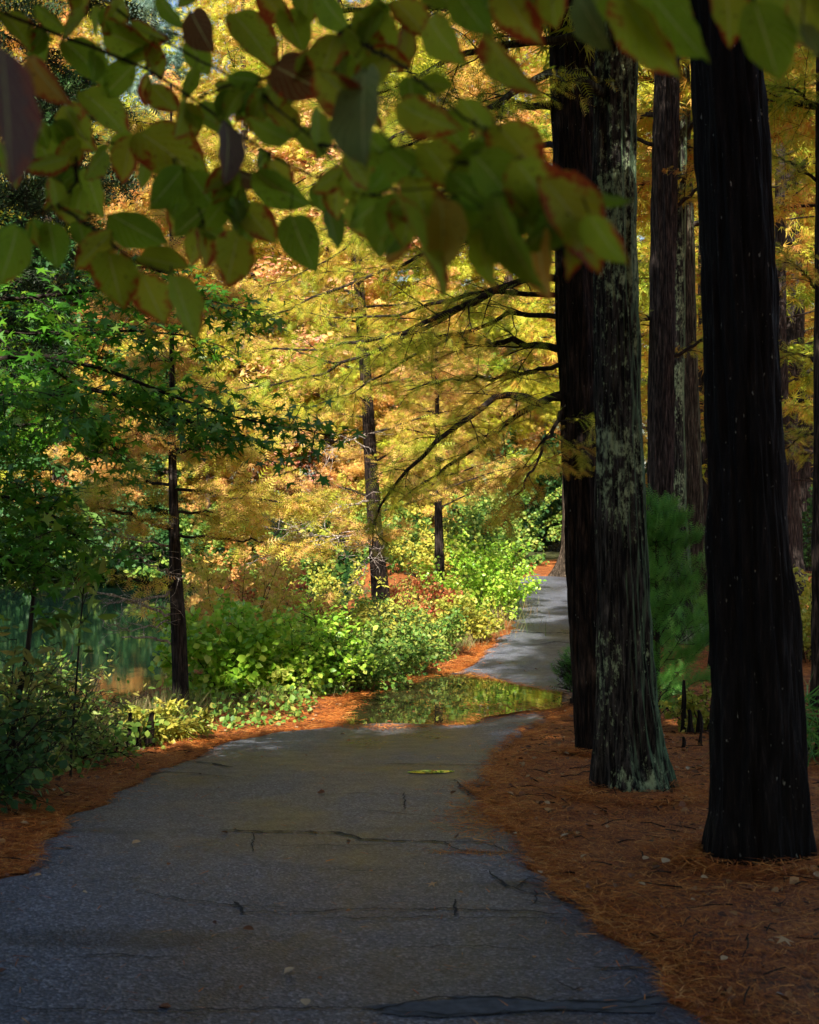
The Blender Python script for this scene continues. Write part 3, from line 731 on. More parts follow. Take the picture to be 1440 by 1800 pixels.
A_rows = [(1330, 1010, 1062), (1200, 1004, 1062), (1000, 996, 1056), (800, 990, 1050), (600, 983, 1045), (450, 978, 1042), (300, 974, 1038), (100, 968, 1028), (-60, 962, 1020)]
A_rows = [(a, b_, c + 12) for a, b_, c in A_rows]
limbsA = [
 dict(p=[(1000, 440, 10.6), (900, 418, 10.4), (800, 425, 10.2), (700, 462, 10.0), (600, 505, 9.9), (500, 545, 9.8), (420, 560, 9.8)], r0=.022, r1=.004, tw=20, tl=.6),
 dict(p=[(1000, 560, 10.6), (900, 548, 11), (800, 590, 11.4), (700, 640, 11.8), (600, 700, 12.2), (520, 720, 12.4)], r0=.022, r1=.004, tw=18, tl=.6),
 dict(p=[(1000, 330, 10.6), (900, 300, 10.9), (780, 330, 11.2), (660, 400, 11.5), (560, 470, 11.8), (470, 500, 12)], r0=.022, r1=.004, tw=18, tl=.6),
 dict(p=[(1000, 492, 10.6), (930, 492, 10.5), (870, 508, 10.4), (800, 545, 10.2), (720, 580, 10.0), (640, 605, 9.8), (560, 615, 9.7), (480, 612, 9.6)], r0=.030, r1=.006, tw=18, tl=.55),
 dict(p=[(870, 512, 10.4), (790, 556, 10.4), (700, 598, 10.5), (620, 630, 10.6), (575, 655, 10.7), (500, 672, 10.8), (420, 685, 10.9)], r0=.022, r1=.005, tw=16, tl=.6),
 dict(p=[(1000, 520, 10.6), (940, 520, 10.7), (860, 512, 10.9), (780, 530, 11.2), (690, 555, 11.5), (600, 560, 11.8), (520, 540, 12)], r0=.022, r1=.005, tw=14, tl=.55),
 dict(p=[(1000, 612, 10.6), (930, 602, 10.8), (860, 604, 11.0), (810, 590, 11.2), (740, 585, 11.4)], r0=.032, r1=.007, tw=14, tl=.7),
 dict(p=[(1000, 700, 10.6), (940, 704, 10.4), (880, 688, 10.2), (820, 735, 10.0), (760, 785, 9.9), (700, 842, 9.8), (665, 900, 9.8), (655, 960, 9.8)], r0=.032, r1=.006, tw=16, tl=.55),
 dict(p=[(1000, 690, 10.6), (935, 712, 10.8), (870, 762, 11.0), (800, 815, 11.2), (740, 850, 11.4), (690, 890, 11.5)], r0=.028, r1=.005, tw=14, tl=.55),
 dict(p=[(1000, 720, 10.6), (960, 770, 10.3), (930, 840, 10.1), (900, 890, 10.0)], r0=.018, r1=.005, tw=12, tl=.6),
 dict(p=[(1000, 640, 10.6), (930, 650, 11.2), (860, 665, 11.7), (780, 670, 12.1), (700, 690, 12.4)], r0=.02, r1=.005, tw=14, tl=.7),
 dict(p=[(990, 380, 10.6), (900, 340, 10.6), (800, 330, 10.6), (700, 360, 10.6), (600, 400, 10.6), (520, 420, 10.6)], r0=.024, r1=.005, tw=16, tl=.7),
 dict(p=[(985, 190, 10.6), (900, 180, 10.4), (800, 200, 10.2), (700, 240, 10), (620, 290, 9.9), (540, 330, 9.9)], r0=.028, r1=.005, tw=16, tl=.8),
 dict(p=[(990, 260, 10.6), (930, 250, 11.2), (850, 230, 11.8), (760, 180, 12.4), (660, 150, 12.8), (560, 160, 13)], r0=.026, r1=.005, tw=16, tl=.8),
]
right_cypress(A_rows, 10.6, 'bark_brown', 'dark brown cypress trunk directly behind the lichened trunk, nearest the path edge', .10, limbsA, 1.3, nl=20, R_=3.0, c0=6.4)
B_rows = [(1405, 1042, 1196), (1370, 1046, 1180), (1320, 1050, 1166), (1250, 1053, 1155), (1150, 1054, 1146), (1050, 1053, 1140), (900, 1051, 1132), (700, 1047, 1124), (500, 1044, 1119), (300, 1043, 1117), (150, 1046, 1118), (0, 1050, 1120), (-80, 1051, 1118)]
limbsB = [
 dict(p=[(1075, 160, 8.5), (1040, 150, 8.3), (1000, 132, 8.2), (950, 132, 8.1), (900, 165, 8.0), (840, 200, 7.9), (780, 235, 7.8), (700, 260, 7.8)], r0=.036, r1=.006, tw=12, tl=.5, st=.35),
 dict(p=[(1075, 60, 8.5), (1000, 70, 8.5), (900, 76, 8.5), (800, 105, 8.5), (700, 150, 8.5), (600, 180, 8.5)], r0=.032, r1=.006, tw=14, tl=.6, st=.25),
 dict(p=[(1080, -20, 8.5), (960, 10, 8.4), (840, 5, 8.3), (700, 10, 8.2), (560, 20, 8.1), (440, 40, 8.0)], r0=.034, r1=.006, tw=16, tl=.7, st=.25),
]
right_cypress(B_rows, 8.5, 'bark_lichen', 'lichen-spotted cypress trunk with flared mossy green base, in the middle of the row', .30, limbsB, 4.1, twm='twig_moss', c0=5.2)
C_rows = [(1512, 1240, 1430), (1480, 1243, 1426), (1420, 1248, 1420), (1300, 1254, 1412), (1150, 1255, 1402), (1000, 1252, 1390), (850, 1250, 1378), (700, 1246, 1368), (550, 1241, 1362), (400, 1235, 1356), (250, 1228, 1348), (100, 1219, 1336), (0, 1212, 1328), (-80, 1206, 1320)]
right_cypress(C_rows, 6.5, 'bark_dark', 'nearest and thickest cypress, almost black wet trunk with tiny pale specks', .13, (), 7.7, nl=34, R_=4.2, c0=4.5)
# farther trunks of the row
D_rows = [(1085, 1128, 1200), (1000, 1138, 1190), (900, 1138, 1182), (700, 1141, 1184), (500, 1144, 1187), (400, 1144, 1188), (200, 1150, 1192), (0, 1155, 1192)]
limbsD = [dict(p=[(1165, 640, 18), (1230, 600, 18), (1300, 590, 17.5)], r0=.03, r1=.008, tw=10, tl=.8), dict(p=[(1165, 380, 18), (1230, 330, 18), (1330, 300, 18)], r0=.03, r1=.008, tw=12, tl=1.0),
          dict(p=[(1165, 260, 18), (1110, 240, 18), (1040, 260, 18), (980, 300, 18)], r0=.03, r1=.008, tw=12, tl=.9), dict(p=[(1165, 560, 18), (1110, 560, 18), (1060, 590, 18)], r0=.03, r1=.008, tw=10, tl=.8)]
right_cypress(D_rows, 18, 'bark_red', 'smooth brown cypress trunk rising behind the feathery green young tree', .1, limbsD, 2.2, 13, True, 'cyp_shade', 60, 12, 3.0, 6.5)
E_rows = [(1112, 1190, 1248), (1060, 1186, 1226), (1000, 1184, 1214), (900, 1178, 1206), (700, 1176, 1202), (500, 1178, 1204), (300, 1180, 1206), (0, 1184, 1208)]
right_cypress(E_rows, 19.6, 'bark_lichen', 'slim grey cypress with a green mossy flared foot, right of the feathery young tree', .25, (), 5.2, 13, True, 'cyp_shade', 60, 12, 3.0, 6.0)
F_rows = [(1102, 1222, 1262), (1050, 1222, 1252), (900, 1208, 1236), (700, 1200, 1228), (500, 1194, 1222), (300, 1190, 1216), (0, 1186, 1210)]
right_cypress(F_rows, 20.6, 'bark_mid', 'olive brown cypress trunk leaning left, just left of the thick black trunk', .1, (), 6.4, 13, True, 'cyp_shade', 60, 12, 3.0, 5.6)
G_rows = [(1245, 1424, 1470), (1100, 1428, 1466), (900, 1430, 1466), (700, 1432, 1466), (400, 1434, 1466), (0, 1436, 1464)]
limbsG = [dict(p=[(1450, 520, 14), (1410, 480, 14), (1372, 440, 14)], r0=.02, r1=.006, tw=8, tl=.6), dict(p=[(1450, 330, 14), (1400, 290, 14), (1350, 270, 14)], r0=.02, r1=.006, tw=8, tl=.7),
          dict(p=[(1450, 640, 14), (1400, 620, 14.5), (1350, 640, 15)], r0=.02, r1=.006, tw=9, tl=.8), dict(p=[(1450, 200, 14), (1400, 160, 14), (1340, 150, 14)], r0=.02, r1=.006, tw=8, tl=.8),
          dict(p=[(1450, 760, 14), (1400, 770, 14.5), (1370, 800, 15)], r0=.016, r1=.004, tw=9, tl=.6)]
right_cypress(G_rows, 14, 'bark_red', 'thin reddish cypress trunk cut by the right edge of the picture', .1, limbsG, 8.4, 12, True, 'cyp_shade', 50, 12, 3.0, 5.5)

# ================================================================== LEFT BANK YOUNG CYPRESSES
def bank_cypress(rows, d, label, limbs, leafm, top_h, bark='bark_red', auto=None, pale=(), per_m=90, size=.10):
    pts, rad = traced_trunk(rows, d, top_h)
    root = thing('bald_cypress', pts[0] + [0, 0, .25], label, 'tree', 'young cypresses on the left bank')
    part(trunk_bag(pts, rad, 48, 200, .06, .18, 5, d), 'trunk', M[bark], root)
    wood, leaf, pw_, anchors, bare = Bag(), Bag(), Bag(), [], []
    for L in limbs:
        tr_ = [P(*q) for q in L['p']]; pp, _ = resample(tr_, np.zeros(len(tr_)), 14); pp[1:-1] += rng.normal(size=(12, 3)) * .012
        leafy_limb(wood, pp, L['r0'], L['r1'], L.get('tw', 12), L.get('tl', .5), anchors, .3, 3, .12, .1, L.get('st', .15), .34, 6)
    for L in pale:
        tr_ = [P(*q) for q in L['p']]; pp, _ = resample(tr_, np.zeros(len(tr_)), 14); pp[1:-1] += rng.normal(size=(12, 3)) * .015
        leafy_limb(pw_, pp, L['r0'], L['r1'], L.get('tw', 12), L.get('tl', .5), bare, .35, 3, .22, .0, .1, .4, 5)
    if auto:
        z0, z1, R_, nl = auto
        for q, z in enumerate(np.linspace(z0, z1, nl)):
            c = np.array([np.interp(z, pts[:, 2], pts[:, a]) for a in range(3)])
            az = q * 2.39996 + d
            L = R_ * (1 - .6 * (z - z0) / (z1 - z0)) * (.7 + .5 * rng.random())
            lp = wiggle_path(c, (math.cos(az), math.sin(az), .18), L, 8, .07, .07)
            leafy_limb(wood, lp, .020, .004, 12, .6, anchors, .3, 3, .1, .08, .1, .35, 5)
    part(wood, 'limb', M['twig'], root)
    if pale: part(pw_, 'bare_branch', M['twig_pale'], root)
    foliage(leaf, FEATHER_S, anchors, per_m, size, .03, .3, .5)
    part(leaf, 'crown', M[leafm], root, False)
L_rows = [(1262, 298, 336), (1230, 303, 332), (1180, 303, 330), (1100, 301, 327), (1000, 297, 319), (900, 297, 314), (800, 296, 310), (740, 297, 308), (650, 298, 307), (560, 298, 306)]
limL = [dict(p=[(303, 932, 13.6), (260, 915, 13.4), (200, 895, 13.2), (140, 888, 13.0), (100, 885, 12.9)], r0=.026, r1=.006, tw=14, tl=.5),
        dict(p=[(303, 1030, 13.6), (260, 1022, 13.4), (200, 1012, 13.2)], r0=.022, r1=.008, tw=4, tl=.3),
        dict(p=[(303, 790, 13.6), (270, 775, 13.6), (240, 765, 13.6)], r0=.02, r1=.008, tw=6, tl=.5),
        dict(p=[(303, 850, 13.6), (230, 850, 14), (160, 860, 14.4)], r0=.018, r1=.006, tw=12, tl=.6),
        dict(p=[(312, 860, 13.6), (380, 870, 13.5), (450, 880, 13.3), (520, 882, 13.2), (590, 878, 13.1)], r0=.018, r1=.004, tw=18, tl=.55),
        dict(p=[(312, 940, 13.6), (380, 945, 13.3), (450, 950, 13.1), (520, 958, 12.9), (570, 972, 12.8)], r0=.016, r1=.004, tw=16, tl=.38),
        dict(p=[(312, 900, 13.6), (370, 900, 14), (440, 915, 14.4)], r0=.016, r1=.004, tw=12, tl=.5),
        dict(p=[(303, 800, 13.6), (360, 790, 13.8), (430, 800, 14)], r0=.016, r1=.004, tw=12, tl=.6)]
palL = [dict(p=[(298, 960, 13.6), (250, 950, 13.3), (180, 930, 13), (120, 925, 12.8)], r0=.014, r1=.004, tw=14, tl=.6), dict(p=[(298, 1040, 13.6), (240, 1060, 13.2), (170, 1040, 12.8), (110, 1050, 12.6)], r0=.014, r1=.003, tw=14, tl=.6), dict(p=[(298, 1090, 13.6), (240, 1110, 13), (180, 1090, 12.6)], r0=.010, r1=.003, tw=10, tl=.5), dict(p=[(300, 1080, 13.6), (262, 1064, 13.5), (225, 1058, 13.4), (180, 1060, 13.3)], r0=.016, r1=.005, tw=4, tl=.35),
        dict(p=[(300, 1132, 13.6), (270, 1122, 13.5), (240, 1120, 13.4), (215, 1120, 13.4)], r0=.014, r1=.006, tw=1, tl=.2),
        dict(p=[(298, 1010, 13.6), (270, 995, 13.4), (230, 975, 13.2), (190, 965, 13.1)], r0=.012, r1=.003, tw=10, tl=.5)]
bank_cypress(L_rows, 13.6, 'slender brown cypress at the pond edge with bare lower branches, leftmost bank trunk', limL, 'cyp_gold', 5.6, pale=palL, auto=(2.1, 5.2, 1.3, 12))
M_rows = [(1118, 658, 700), (1080, 654, 690), (1020, 652, 682), (950, 648, 674), (880, 644, 668), (800, 640, 662), (700, 636, 656), (600, 628, 648), (500, 622, 640), (400, 616, 632)]
palM = [dict(p=[(658, 925, 20.5), (600, 945, 20), (520, 965, 19.5), (440, 990, 19)], r0=.022, r1=.004, tw=26, tl=1.0),
        dict(p=[(655, 880, 20.5), (600, 890, 20), (530, 930, 19.5), (460, 960, 19)], r0=.02, r1=.004, tw=22, tl=.9),
        dict(p=[(655, 960, 20.5), (640, 1010, 20), (600, 1040, 19.6)], r0=.014, r1=.003, tw=14, tl=.6),
        dict(p=[(650, 760, 20.5), (600, 780, 20), (560, 800, 19.6)], r0=.018, r1=.004, tw=12, tl=.8)]
bank_cypress(M_rows, 20.5, 'thicker cypress trunk above the shrubs in the middle, with tangled pale bare branches', [], 'cyp_gold', 9, 'bark_brown', (1.0, 8.5, 2.6, 34), palM, 55, .12)
N_rows = [(1062, 762, 784), (1000, 763, 782), (930, 764, 779), (870, 764, 776), (780, 765, 774)]
bank_cypress(N_rows, 24.5, 'small straight cypress farther along the bank, right of the middle trunk', [dict(p=[(768, 1030, 24.5), (740, 1015, 24.5), (712, 1008, 24.5)], r0=.05, r1=.02, tw=2, tl=.3)], 'cyp_orange', 4.4, 'bark_red', (1.5, 4.2, 2.0, 16), (), 26, .13)

# ================================================================== SWEETGUM (left, over the bank)
sg = thing('sweetgum_tree', (-3.9, 7.6, float(ground_z(-3.4, 7.6))), 'green star-leaved sweetgum reaching in from the left over the bank', 'tree')
base = np.array(sg.location)
tp = np.array([base + [0, 0, -.6], base + [0, 0, .6], base + [.05, .1, 2.2], base + [.1, 0, 4.2], base + [.0, .1, 6.5]])
part(trunk_bag(tp, [.2, .16, .13, .09, .03], 30, 80, .06, .15), 'trunk', M['bark_dark'], sg)
wood, leaf, anc = Bag(), Bag(), []
sgl = [[(-200, 660, 7.8), (-60, 640, 7.9), (60, 622, 8), (190, 650, 8), (300, 695, 8), (400, 730, 7.9), (490, 750, 7.9), (560, 758, 7.8)],
       [(-200, 500, 7.8), (-50, 530, 7.9), (90, 520, 8.1), (200, 505, 8.2), (330, 520, 8.2), (400, 535, 8.2), (455, 555, 8.2)],
       [(-200, 560, 7.8), (-40, 580, 8), (120, 590, 8.4), (230, 580, 8.6), (330, 590, 8.7), (395, 610, 8.8)],
       [(-200, 760, 7.8), (-40, 750, 7.9), (80, 746, 8), (150, 756, 8.0), (210, 790, 7.9)],
       [(-200, 850, 7.8), (-60, 860, 7.8), (40, 880, 7.8), (100, 910, 7.8), (140, 950, 7.7)],
       [(60, 622, 8), (140, 680, 8.2), (230, 700, 8.4), (330, 740, 8.5), (430, 765, 8.5)],
       [(-200, 700, 7.8), (-40, 700, 7.4), (60, 690, 7.2), (140, 700, 7.1)],
       [(-200, 940, 7.8), (-60, 960, 7.6), (20, 985, 7.5), (70, 1020, 7.5)]]
for q, L in enumerate(sgl):
    pp, _ = resample([P(*a) for a in L], np.zeros(len(L)), 16)
    leafy_limb(wood, pp, .020, .003, 26, .62, anc, .45, 2, .16, .06, .25, .3, 5)
part(wood, 'limb', M['twig'], sg)
p, d = sprays(anc, 29, .05, .9, .35)
n = len(p); nn = np.c_[rng.normal(size=n) * .5, -.35 + rng.normal(size=n) * .4, .8 + rng.random(n) * .3]
leaf.scatter(STAR, p, d, nn, .125 * (.45 + .75 * rng.random(n)), rng.random(n))
part(leaf, 'crown', M['sweet'], sg, False)

# dark evergreen at the left edge
de = thing('evergreen_tree', (-3.9, 9.8, -.3), 'black-green dense evergreen filling the left edge of the picture', 'tree')
b = trunk_bag([(-3.9, 9.8, -1.4), (-3.9, 9.8, 3), (-3.85, 9.8, 8)], [.16, .12, .04], 20, 40, .05); part(b, 'trunk', M['bark_dark'], de)
wood, leaf, anc = Bag(), Bag(), []
for q in range(170):
    z = 1.3 + 6.4 * q / 170; az = q * 2.39996
    L = (2.1 if z > 3.1 else 1.5 if z > 2.3 else .9) * (.65 + .45 * rng.random())
    lp = wiggle_path((-3.9, 9.8, z), (math.cos(az), math.sin(az), .1), L, 6, .1, .1)
    leafy_limb(wood, lp, .012, .003, 9, .35, anc, .5, 2, .1, .1, .15, .4, 4)
part(wood, 'limb', M['twig'], de); foliage(leaf, FEATHER_S, anc, 115, .12, .05, .3, .8); part(leaf, 'crown', M['dark'], de, False)

# ================================================================== DOGWOOD overhead, close to the camera
T_DOG = []
def dog_leaf_template(curl):
    nu, nv = 12, 6; vs, uv, f = [], [], []
    for a in range(nu + 1):
        u = a / nu
        h = .35 * (math.sin(math.pi * min(1, u ** .85)) ** .62 if 0 < u < 1 else 0)
        h *= 1.0 if u < .55 else (1 - ((u - .55) / .45) ** 2 * .35)
        for c in range(nv + 1):
            q = c / nv * 2 - 1
            z = .16 * h * abs(q) ** 1.2 * 1.6 - curl * u * u + .018 * math.sin(u * 19 + abs(q) * 5) * abs(q)
            vs.append((u + .03 * math.sin(q * 2), q * h, z)); uv.append((u, .5 + .5 * q))
    for a in range(nu):
        for c in range(nv):
            k_ = a * (nv + 1) + c; f.append((k_, k_ + nv + 1, k_ + nv + 2, k_ + 1))
    return np.array(vs), np.array(f), np.array(uv)
DOGT = [dog_leaf_template(.05), dog_leaf_template(.22), dog_leaf_template(.35)]
# leaf: base px, tip px, kind, distance, facing (1 = broad side to camera .. 0 = edge on)
g_, b_, o_, p_, u_ = 'dog', 'dog_brown', 'dog_gold', 'dog_pale', 'dog_purple'
leaves = [
 (335, 20, 372, 92, b_, 2.2, .9), (405, 22, 492, 98, g_, 2.2, .8), (500, 12, 535, 92, g_, 2.1, .9), (625, 18, 700, 92, g_, 1.9, .9), (330, 70, 368, 132, g_, 2.3, .9),
 (640, 120, 632, 290, p_, 1.6, .45), (480, 115, 568, 160, b_, 2.0, 1.), (262, 145, 312, 205, g_, 2.2, .95), (140, 160, 232, 218, g_, 2.3, .8), (112, 185, 150, 262, g_, 2.3, .8),
 (232, 240, 212, 322, g_, 2.2, .9), (243, 232, 350, 292, g_, 2.2, .8), (338, 192, 425, 232, g_, 2.2, .8), (418, 178, 482, 228, g_, 2.2, .8), (125, 275, 40, 300, g_, 2.2, .8),
 (92, 312, 106, 382, g_, 2.2, .8), (150, 295, 178, 385, g_, 2.3, .9), (322, 295, 264, 368, g_, 2.1, .95), (330, 300, 384, 372, g_, 2.1, .95), (330, 345, 290, 408, g_, 2.2, .9),
 (372, 358, 306, 412, g_, 2.2, .9), (192, 375, 293, 434, g_, 2.1, .85), (358, 402, 326, 466, g_, 2.15, .9), (84, 388, 108, 470, g_, 2.15, .9), (196, 408, 132, 474, g_, 2.1, .95),
 (240, 452, 334, 468, g_, 2.1, .7), (190, 442, 216, 540, g_, 2.05, 1.), (248, 480, 290, 570, g_, 2.05, 1.), (418, 408, 400, 504, g_, 2.0, 1.), (302, 480, 348, 598, g_, 1.9, .6),
 (30, 396, 12, 500, g_, 2.0, .8), (446, 300, 535, 374, g_, 2.0, .85), (424, 358, 486, 428, g_, 2.1, .9), (512, 376, 541, 468, g_, 2.0, .9), (570, 350, 598, 438, g_, 2.0, .8),
 (680, 350, 604, 392, g_, 1.8, .8), (655, 318, 606, 276, p_, 1.8, .7), (0, 70, 30, 325, u_, 1.2, .3), (52, 98, 96, 190, o_, 2.0, .7), (110, 70, 196, 140, g_, 2.3, .8),
 (180, 50, 262, 100, g_, 2.3, .8), (398, 214, 412, 318, u_, 2.0, .5), (405, 300, 470, 332, b_, 2.1, .6), (420, 385, 440, 432, g_, 2.2, .8), (150, 30, 90, 60, g_, 2.2, .7),
 (610, 48, 680, 118, g_, 1.9, .9), (712, 40, 722, 122, g_, 1.9, .6), (692, 0, 760, 60, g_, 1.9, .8), (560, 120, 668, 230, g_, 1.6, .8), (560, 190, 560, 280, g_, 1.9, .6),
 (858, 60, 928, 205, g_, 1.5, .6), (800, -20, 850, 70, g_, 1.7, .8), (880, -30, 940, 90, g_, 1.6, .7), (1015, -10, 1068, 92, p_, 1.5, .7), (930, -20, 980, 50, o_, 1.8, .6),
 (1085, -20, 1192, 146, g_, 1.5, .6), (1130, -30, 1238, 112, g_, 1.5, .6), (1325, 0, 1372, 142, g_, 1.5, .9), (1390, -20, 1450, 90, g_, 1.5, .8), (1270, -40, 1300, 60, g_, 1.6, .7),
 (700, 180, 788, 240, g_, 1.6, .9), (812, 172, 862, 250, g_, 1.7, .95), (872, 218, 948, 300, g_, 1.6, .9), (905, 280, 1003, 410, g_, 1.5, .9), (830, 270, 930, 370, g_, 1.5, .9),
 (950, 310, 1092, 452, g_, 1.45, .8), (1030, 335, 1108, 368, g_, 1.5, .4), (692, 335, 790, 520, g_, 1.5, .28), (772, 345, 800, 486, o_, 1.5, .7), (706, 382, 692, 462, o_, 1.8, .7),
 (846, 400, 842, 508, g_, 1.5, .5), (870, 340, 902, 518, g_, 1.45, .6), (952, 400, 930, 512, o_, 1.5, .6), (1005, 380, 1018, 492, g_, 1.45, .6), (1035, 375, 1088, 472, g_, 1.45, .6),
 (960, 370, 965, 452, g_, 1.6, .7), (740, 250, 820, 330, g_, 1.6, .9), (680, 260, 760, 340, g_, 1.6, .8), (790, 300, 870, 390, g_, 1.55, .8), (640, 230, 700, 310, g_, 1.7, .9),
 (800, 340, 850, 430, g_, 1.6, .7), (900, 330, 960, 420, g_, 1.55, .8), (720, 310, 770, 400, g_, 1.6, .8), (590, 60, 560, 140, g_, 1.9, .7), (860, 250, 800, 330, g_, 1.6, .8),
 (0, 20, 60, 60, g_, 2.3, .7), (60, 10, 120, 60, g_, 2.3, .7), (220, 0, 180, 60, g_, 2.3, .8), (240, 110, 180, 170, g_, 2.3, .8), (60, 230, 100, 290, g_, 2.3, .8),
 (160, 230, 120, 200, g_, 2.3, .8), (980, 300, 1040, 360, g_, 1.6, .8), (1060, -20, 1020, 60, g_, 1.7, .8), (1180, -40, 1140, 50, g_, 1.7, .7), (560, -20, 600, 60, g_, 2.0, .8), (460, -20, 500, 50, g_, 2.1, .8),
 (755, 30, 790, 110, g_, 1.8, .8), (0, 250, 30, 330, g_, 2.3, .7), (280, -10, 310, 60, g_, 2.3, .7), (1410, 40, 1440, 100, p_, 1.5, .6), (740, -20, 810, 10, g_, 1.8, .7), (1340, -30, 1420, 30, g_, 1.6, .8)]
twigs = [[(-140, -40, 2.3), (0, 20, 2.3), (100, 65, 2.3), (200, 95, 2.25), (300, 140, 2.2), (350, 175, 2.15), (400, 225, 2.1), (440, 255, 2.05), (500, 290, 2.0), (560, 315, 1.95), (640, 345, 1.85), (700, 352, 1.75)],
         [(60, -120, 2.3), (180, 0, 2.3), (240, 50, 2.3), (320, 90, 2.25), (380, 120, 2.2), (440, 150, 2.1), (500, 205, 2.0), (560, 255, 1.9), (600, 290, 1.85)],
         [(-60, 120, 2.3), (80, 205, 2.3), (150, 248, 2.3), (220, 255, 2.25), (295, 256, 2.2), (322, 290, 2.15), (334, 345, 2.15), (360, 395, 2.15)],
         [(100, 360, 2.2), (160, 400, 2.15), (200, 432, 2.1), (245, 466, 2.1), (300, 480, 2.05)], [(350, 172, 2.15), (400, 150, 2.1), (460, 150, 2.05)],
         [(425, 262, 2.05), (412, 320, 2.1), (395, 372, 2.1)], [(134, 250, 2.3), (136, 320, 2.25), (100, 360, 2.2), (30, 392, 2.1)],
         [(560, 255, 1.9), (640, 265, 1.75), (725, 278, 1.65), (800, 284, 1.6), (870, 300, 1.55), (930, 302, 1.55), (1010, 340, 1.5)],
         [(640, 345, 1.85), (690, 330, 1.7), (800, 352, 1.6), (870, 370, 1.55), (950, 385, 1.5)], [(440, 150, 2.1), (520, 110, 2.0), (600, 60, 1.95), (660, 0, 1.9), (700, -60, 1.9)],
         [(700, -60, 1.9), (800, -30, 1.8), (900, -40, 1.7), (1040, -30, 1.6), (1180, -50, 1.6), (1330, -30, 1.55), (1450, -40, 1.5)],
         [(600, 60, 1.95), (700, 110, 1.8), (770, 170, 1.7), (830, 215, 1.65), (880, 240, 1.6)], [(220, -120, 2.3), (330, -30, 2.25), (480, -30, 2.2), (660, -60, 2.0)]]
dg = thing('dogwood_tree', (-1.9, 2.2, 0), 'overhanging dogwood branches with large oval green leaves edged red, across the top', 'tree')
part(trunk_bag([(-1.9, 2.2, -.3), (-1.9, 2.2, .8), (-1.75, 2.2, 1.8), (-1.5, 2.25, 2.5), (-1.2, 2.3, 3.0)], [.07, .055, .045, .035, .02], 20, 60, .05), 'trunk', M['bark_dark'], dg)
TW = []; TWB = []
trail = [(-1.75, 2.2, 1.9), (-1.2, 2.3, 2.2), (-.95, 2.3, 2.45)]
for ti, L in enumerate(twigs):
    b = Bag(); pw3 = [P(*q) for q in L]
    if ti in (0, 1, 2, 12): pw3 = [np.array([-1.75, 2.2, 1.85 + .08 * ti]), *pw3]
    pp, _ = resample(pw3, np.zeros(len(pw3)), 40)
    for _ in range(3): pp[1:-1] = (pp[:-2] + 2 * pp[1:-1] + pp[2:]) / 4
    pp[1:-1] += rng.normal(size=(38, 3)) * .0012
    r0 = .0055 if ti in (0,) else .0042 if ti in (1, 10, 12) else .0028
    b.tube(pp, np.linspace(r0, .0013, 40), 8); TW.append(pp)
    TWB.append(b)
TWA = np.vstack(TW); TWI = np.repeat(np.arange(len(TW)), 40)
bags = {}
# more small leaves filling in along the twigs
for ti, pp in enumerate(TW):
    for q in range(27 if ti < 3 else 10):
        c = pp[rng.integers(6, 40)]; d_ = c[1]; px0 = CX + c[0] / d_ * F + rng.normal() * 12; py0 = HY - (c[2] - CAMZ) / d_ * F + 8
        if px0 > 1460 or py0 > 420: continue
        a_ = R(90) + rng.normal() * .7; L_ = 78 * 2.2 / d_ * .8 * (.75 + .4 * rng.random())
        leaves.append((px0, py0, px0 + math.cos(a_) * L_, py0 + math.sin(a_) * L_, g_, d_, .55 + .4 * rng.random()))
for (x0, y0, x1, y1, kd, d, fc) in leaves:
    A0, A1 = P(x0, y0, d), P(x1, y1, d + np.clip(rng.normal(), -1.5, 1.5) * .35 * math.hypot(x1 - x0, y1 - y0) / F * d)
    Xd = A1 - A0; L = np.linalg.norm(Xd)
    view = -A0 + np.array([0, 0, CAMZ]); view /= np.linalg.norm(view)
    sd_ = np.cross(Xd / L, view); sg_ = 1 if rng.random() < .5 else -1
    fcj = np.clip(fc + rng.normal() * .05, .25, 1)
    Nn = view * fcj + sd_ * sg_ * math.sqrt(1 - fcj ** 2)
    Nn += rng.normal(size=3) * .1
    bags.setdefault(kd, Bag()).scatter(DOGT[rng.integers(0, 3)], [A0], Xd[None], Nn[None], L, np.array([rng.random()]))
    dd = np.linalg.norm(TWA - A0, axis=1); kq = dd.argmin()
    if dd[kq] < .25:
        c = (TWA[kq] + A0) / 2 + np.array([0, 0, .01]); TWB[TWI[kq]].tube([TWA[kq], c, A0], [.0013, .001, .0009], 5)
# unseen leaves added above the frame to darken the near path
m = 5200; q3 = rand_unit(m) * (rng.random((m, 1)) ** .4); pc = np.array([-.2, 1.6, 4.2]) + q3 * [3.3, 3.4, 1.1]
kk = (pc[:, 2] > CAMZ + .36 * np.maximum(pc[:, 1], 0) * 1.12 + .12) & (pc[:, 2] > 2.4); pc = pc[kk]; m = len(pc)
up_ = Bag(); up_.scatter(T_ovate(4, .7), pc, rng.normal(size=(m, 3)) * [1, 1, .4], np.array([0, 0, 1.0]) + rng.normal(size=(m, 3)) * .3, .10 * (.7 + .5 * rng.random(m)), rng.random(m))
part(up_, 'added_shade_foliage', leaf_mat('added_shade_leaves', [(.03, .06, .02), (.07, .11, .03), (.12, .12, .04)], 1, .5, .08), dg)
for kd, b in bags.items(): part(b, 'foliage', M[kd], dg, label={'dog_brown': 'dead brown leaves', 'dog_gold': 'orange and yellow leaves', 'dog_pale': 'pale grey-green undersides of leaves', 'dog_purple': 'greyish purple leaves'}.get(kd))
for b in TWB: part(b, 'branch', M['twig'], dg)

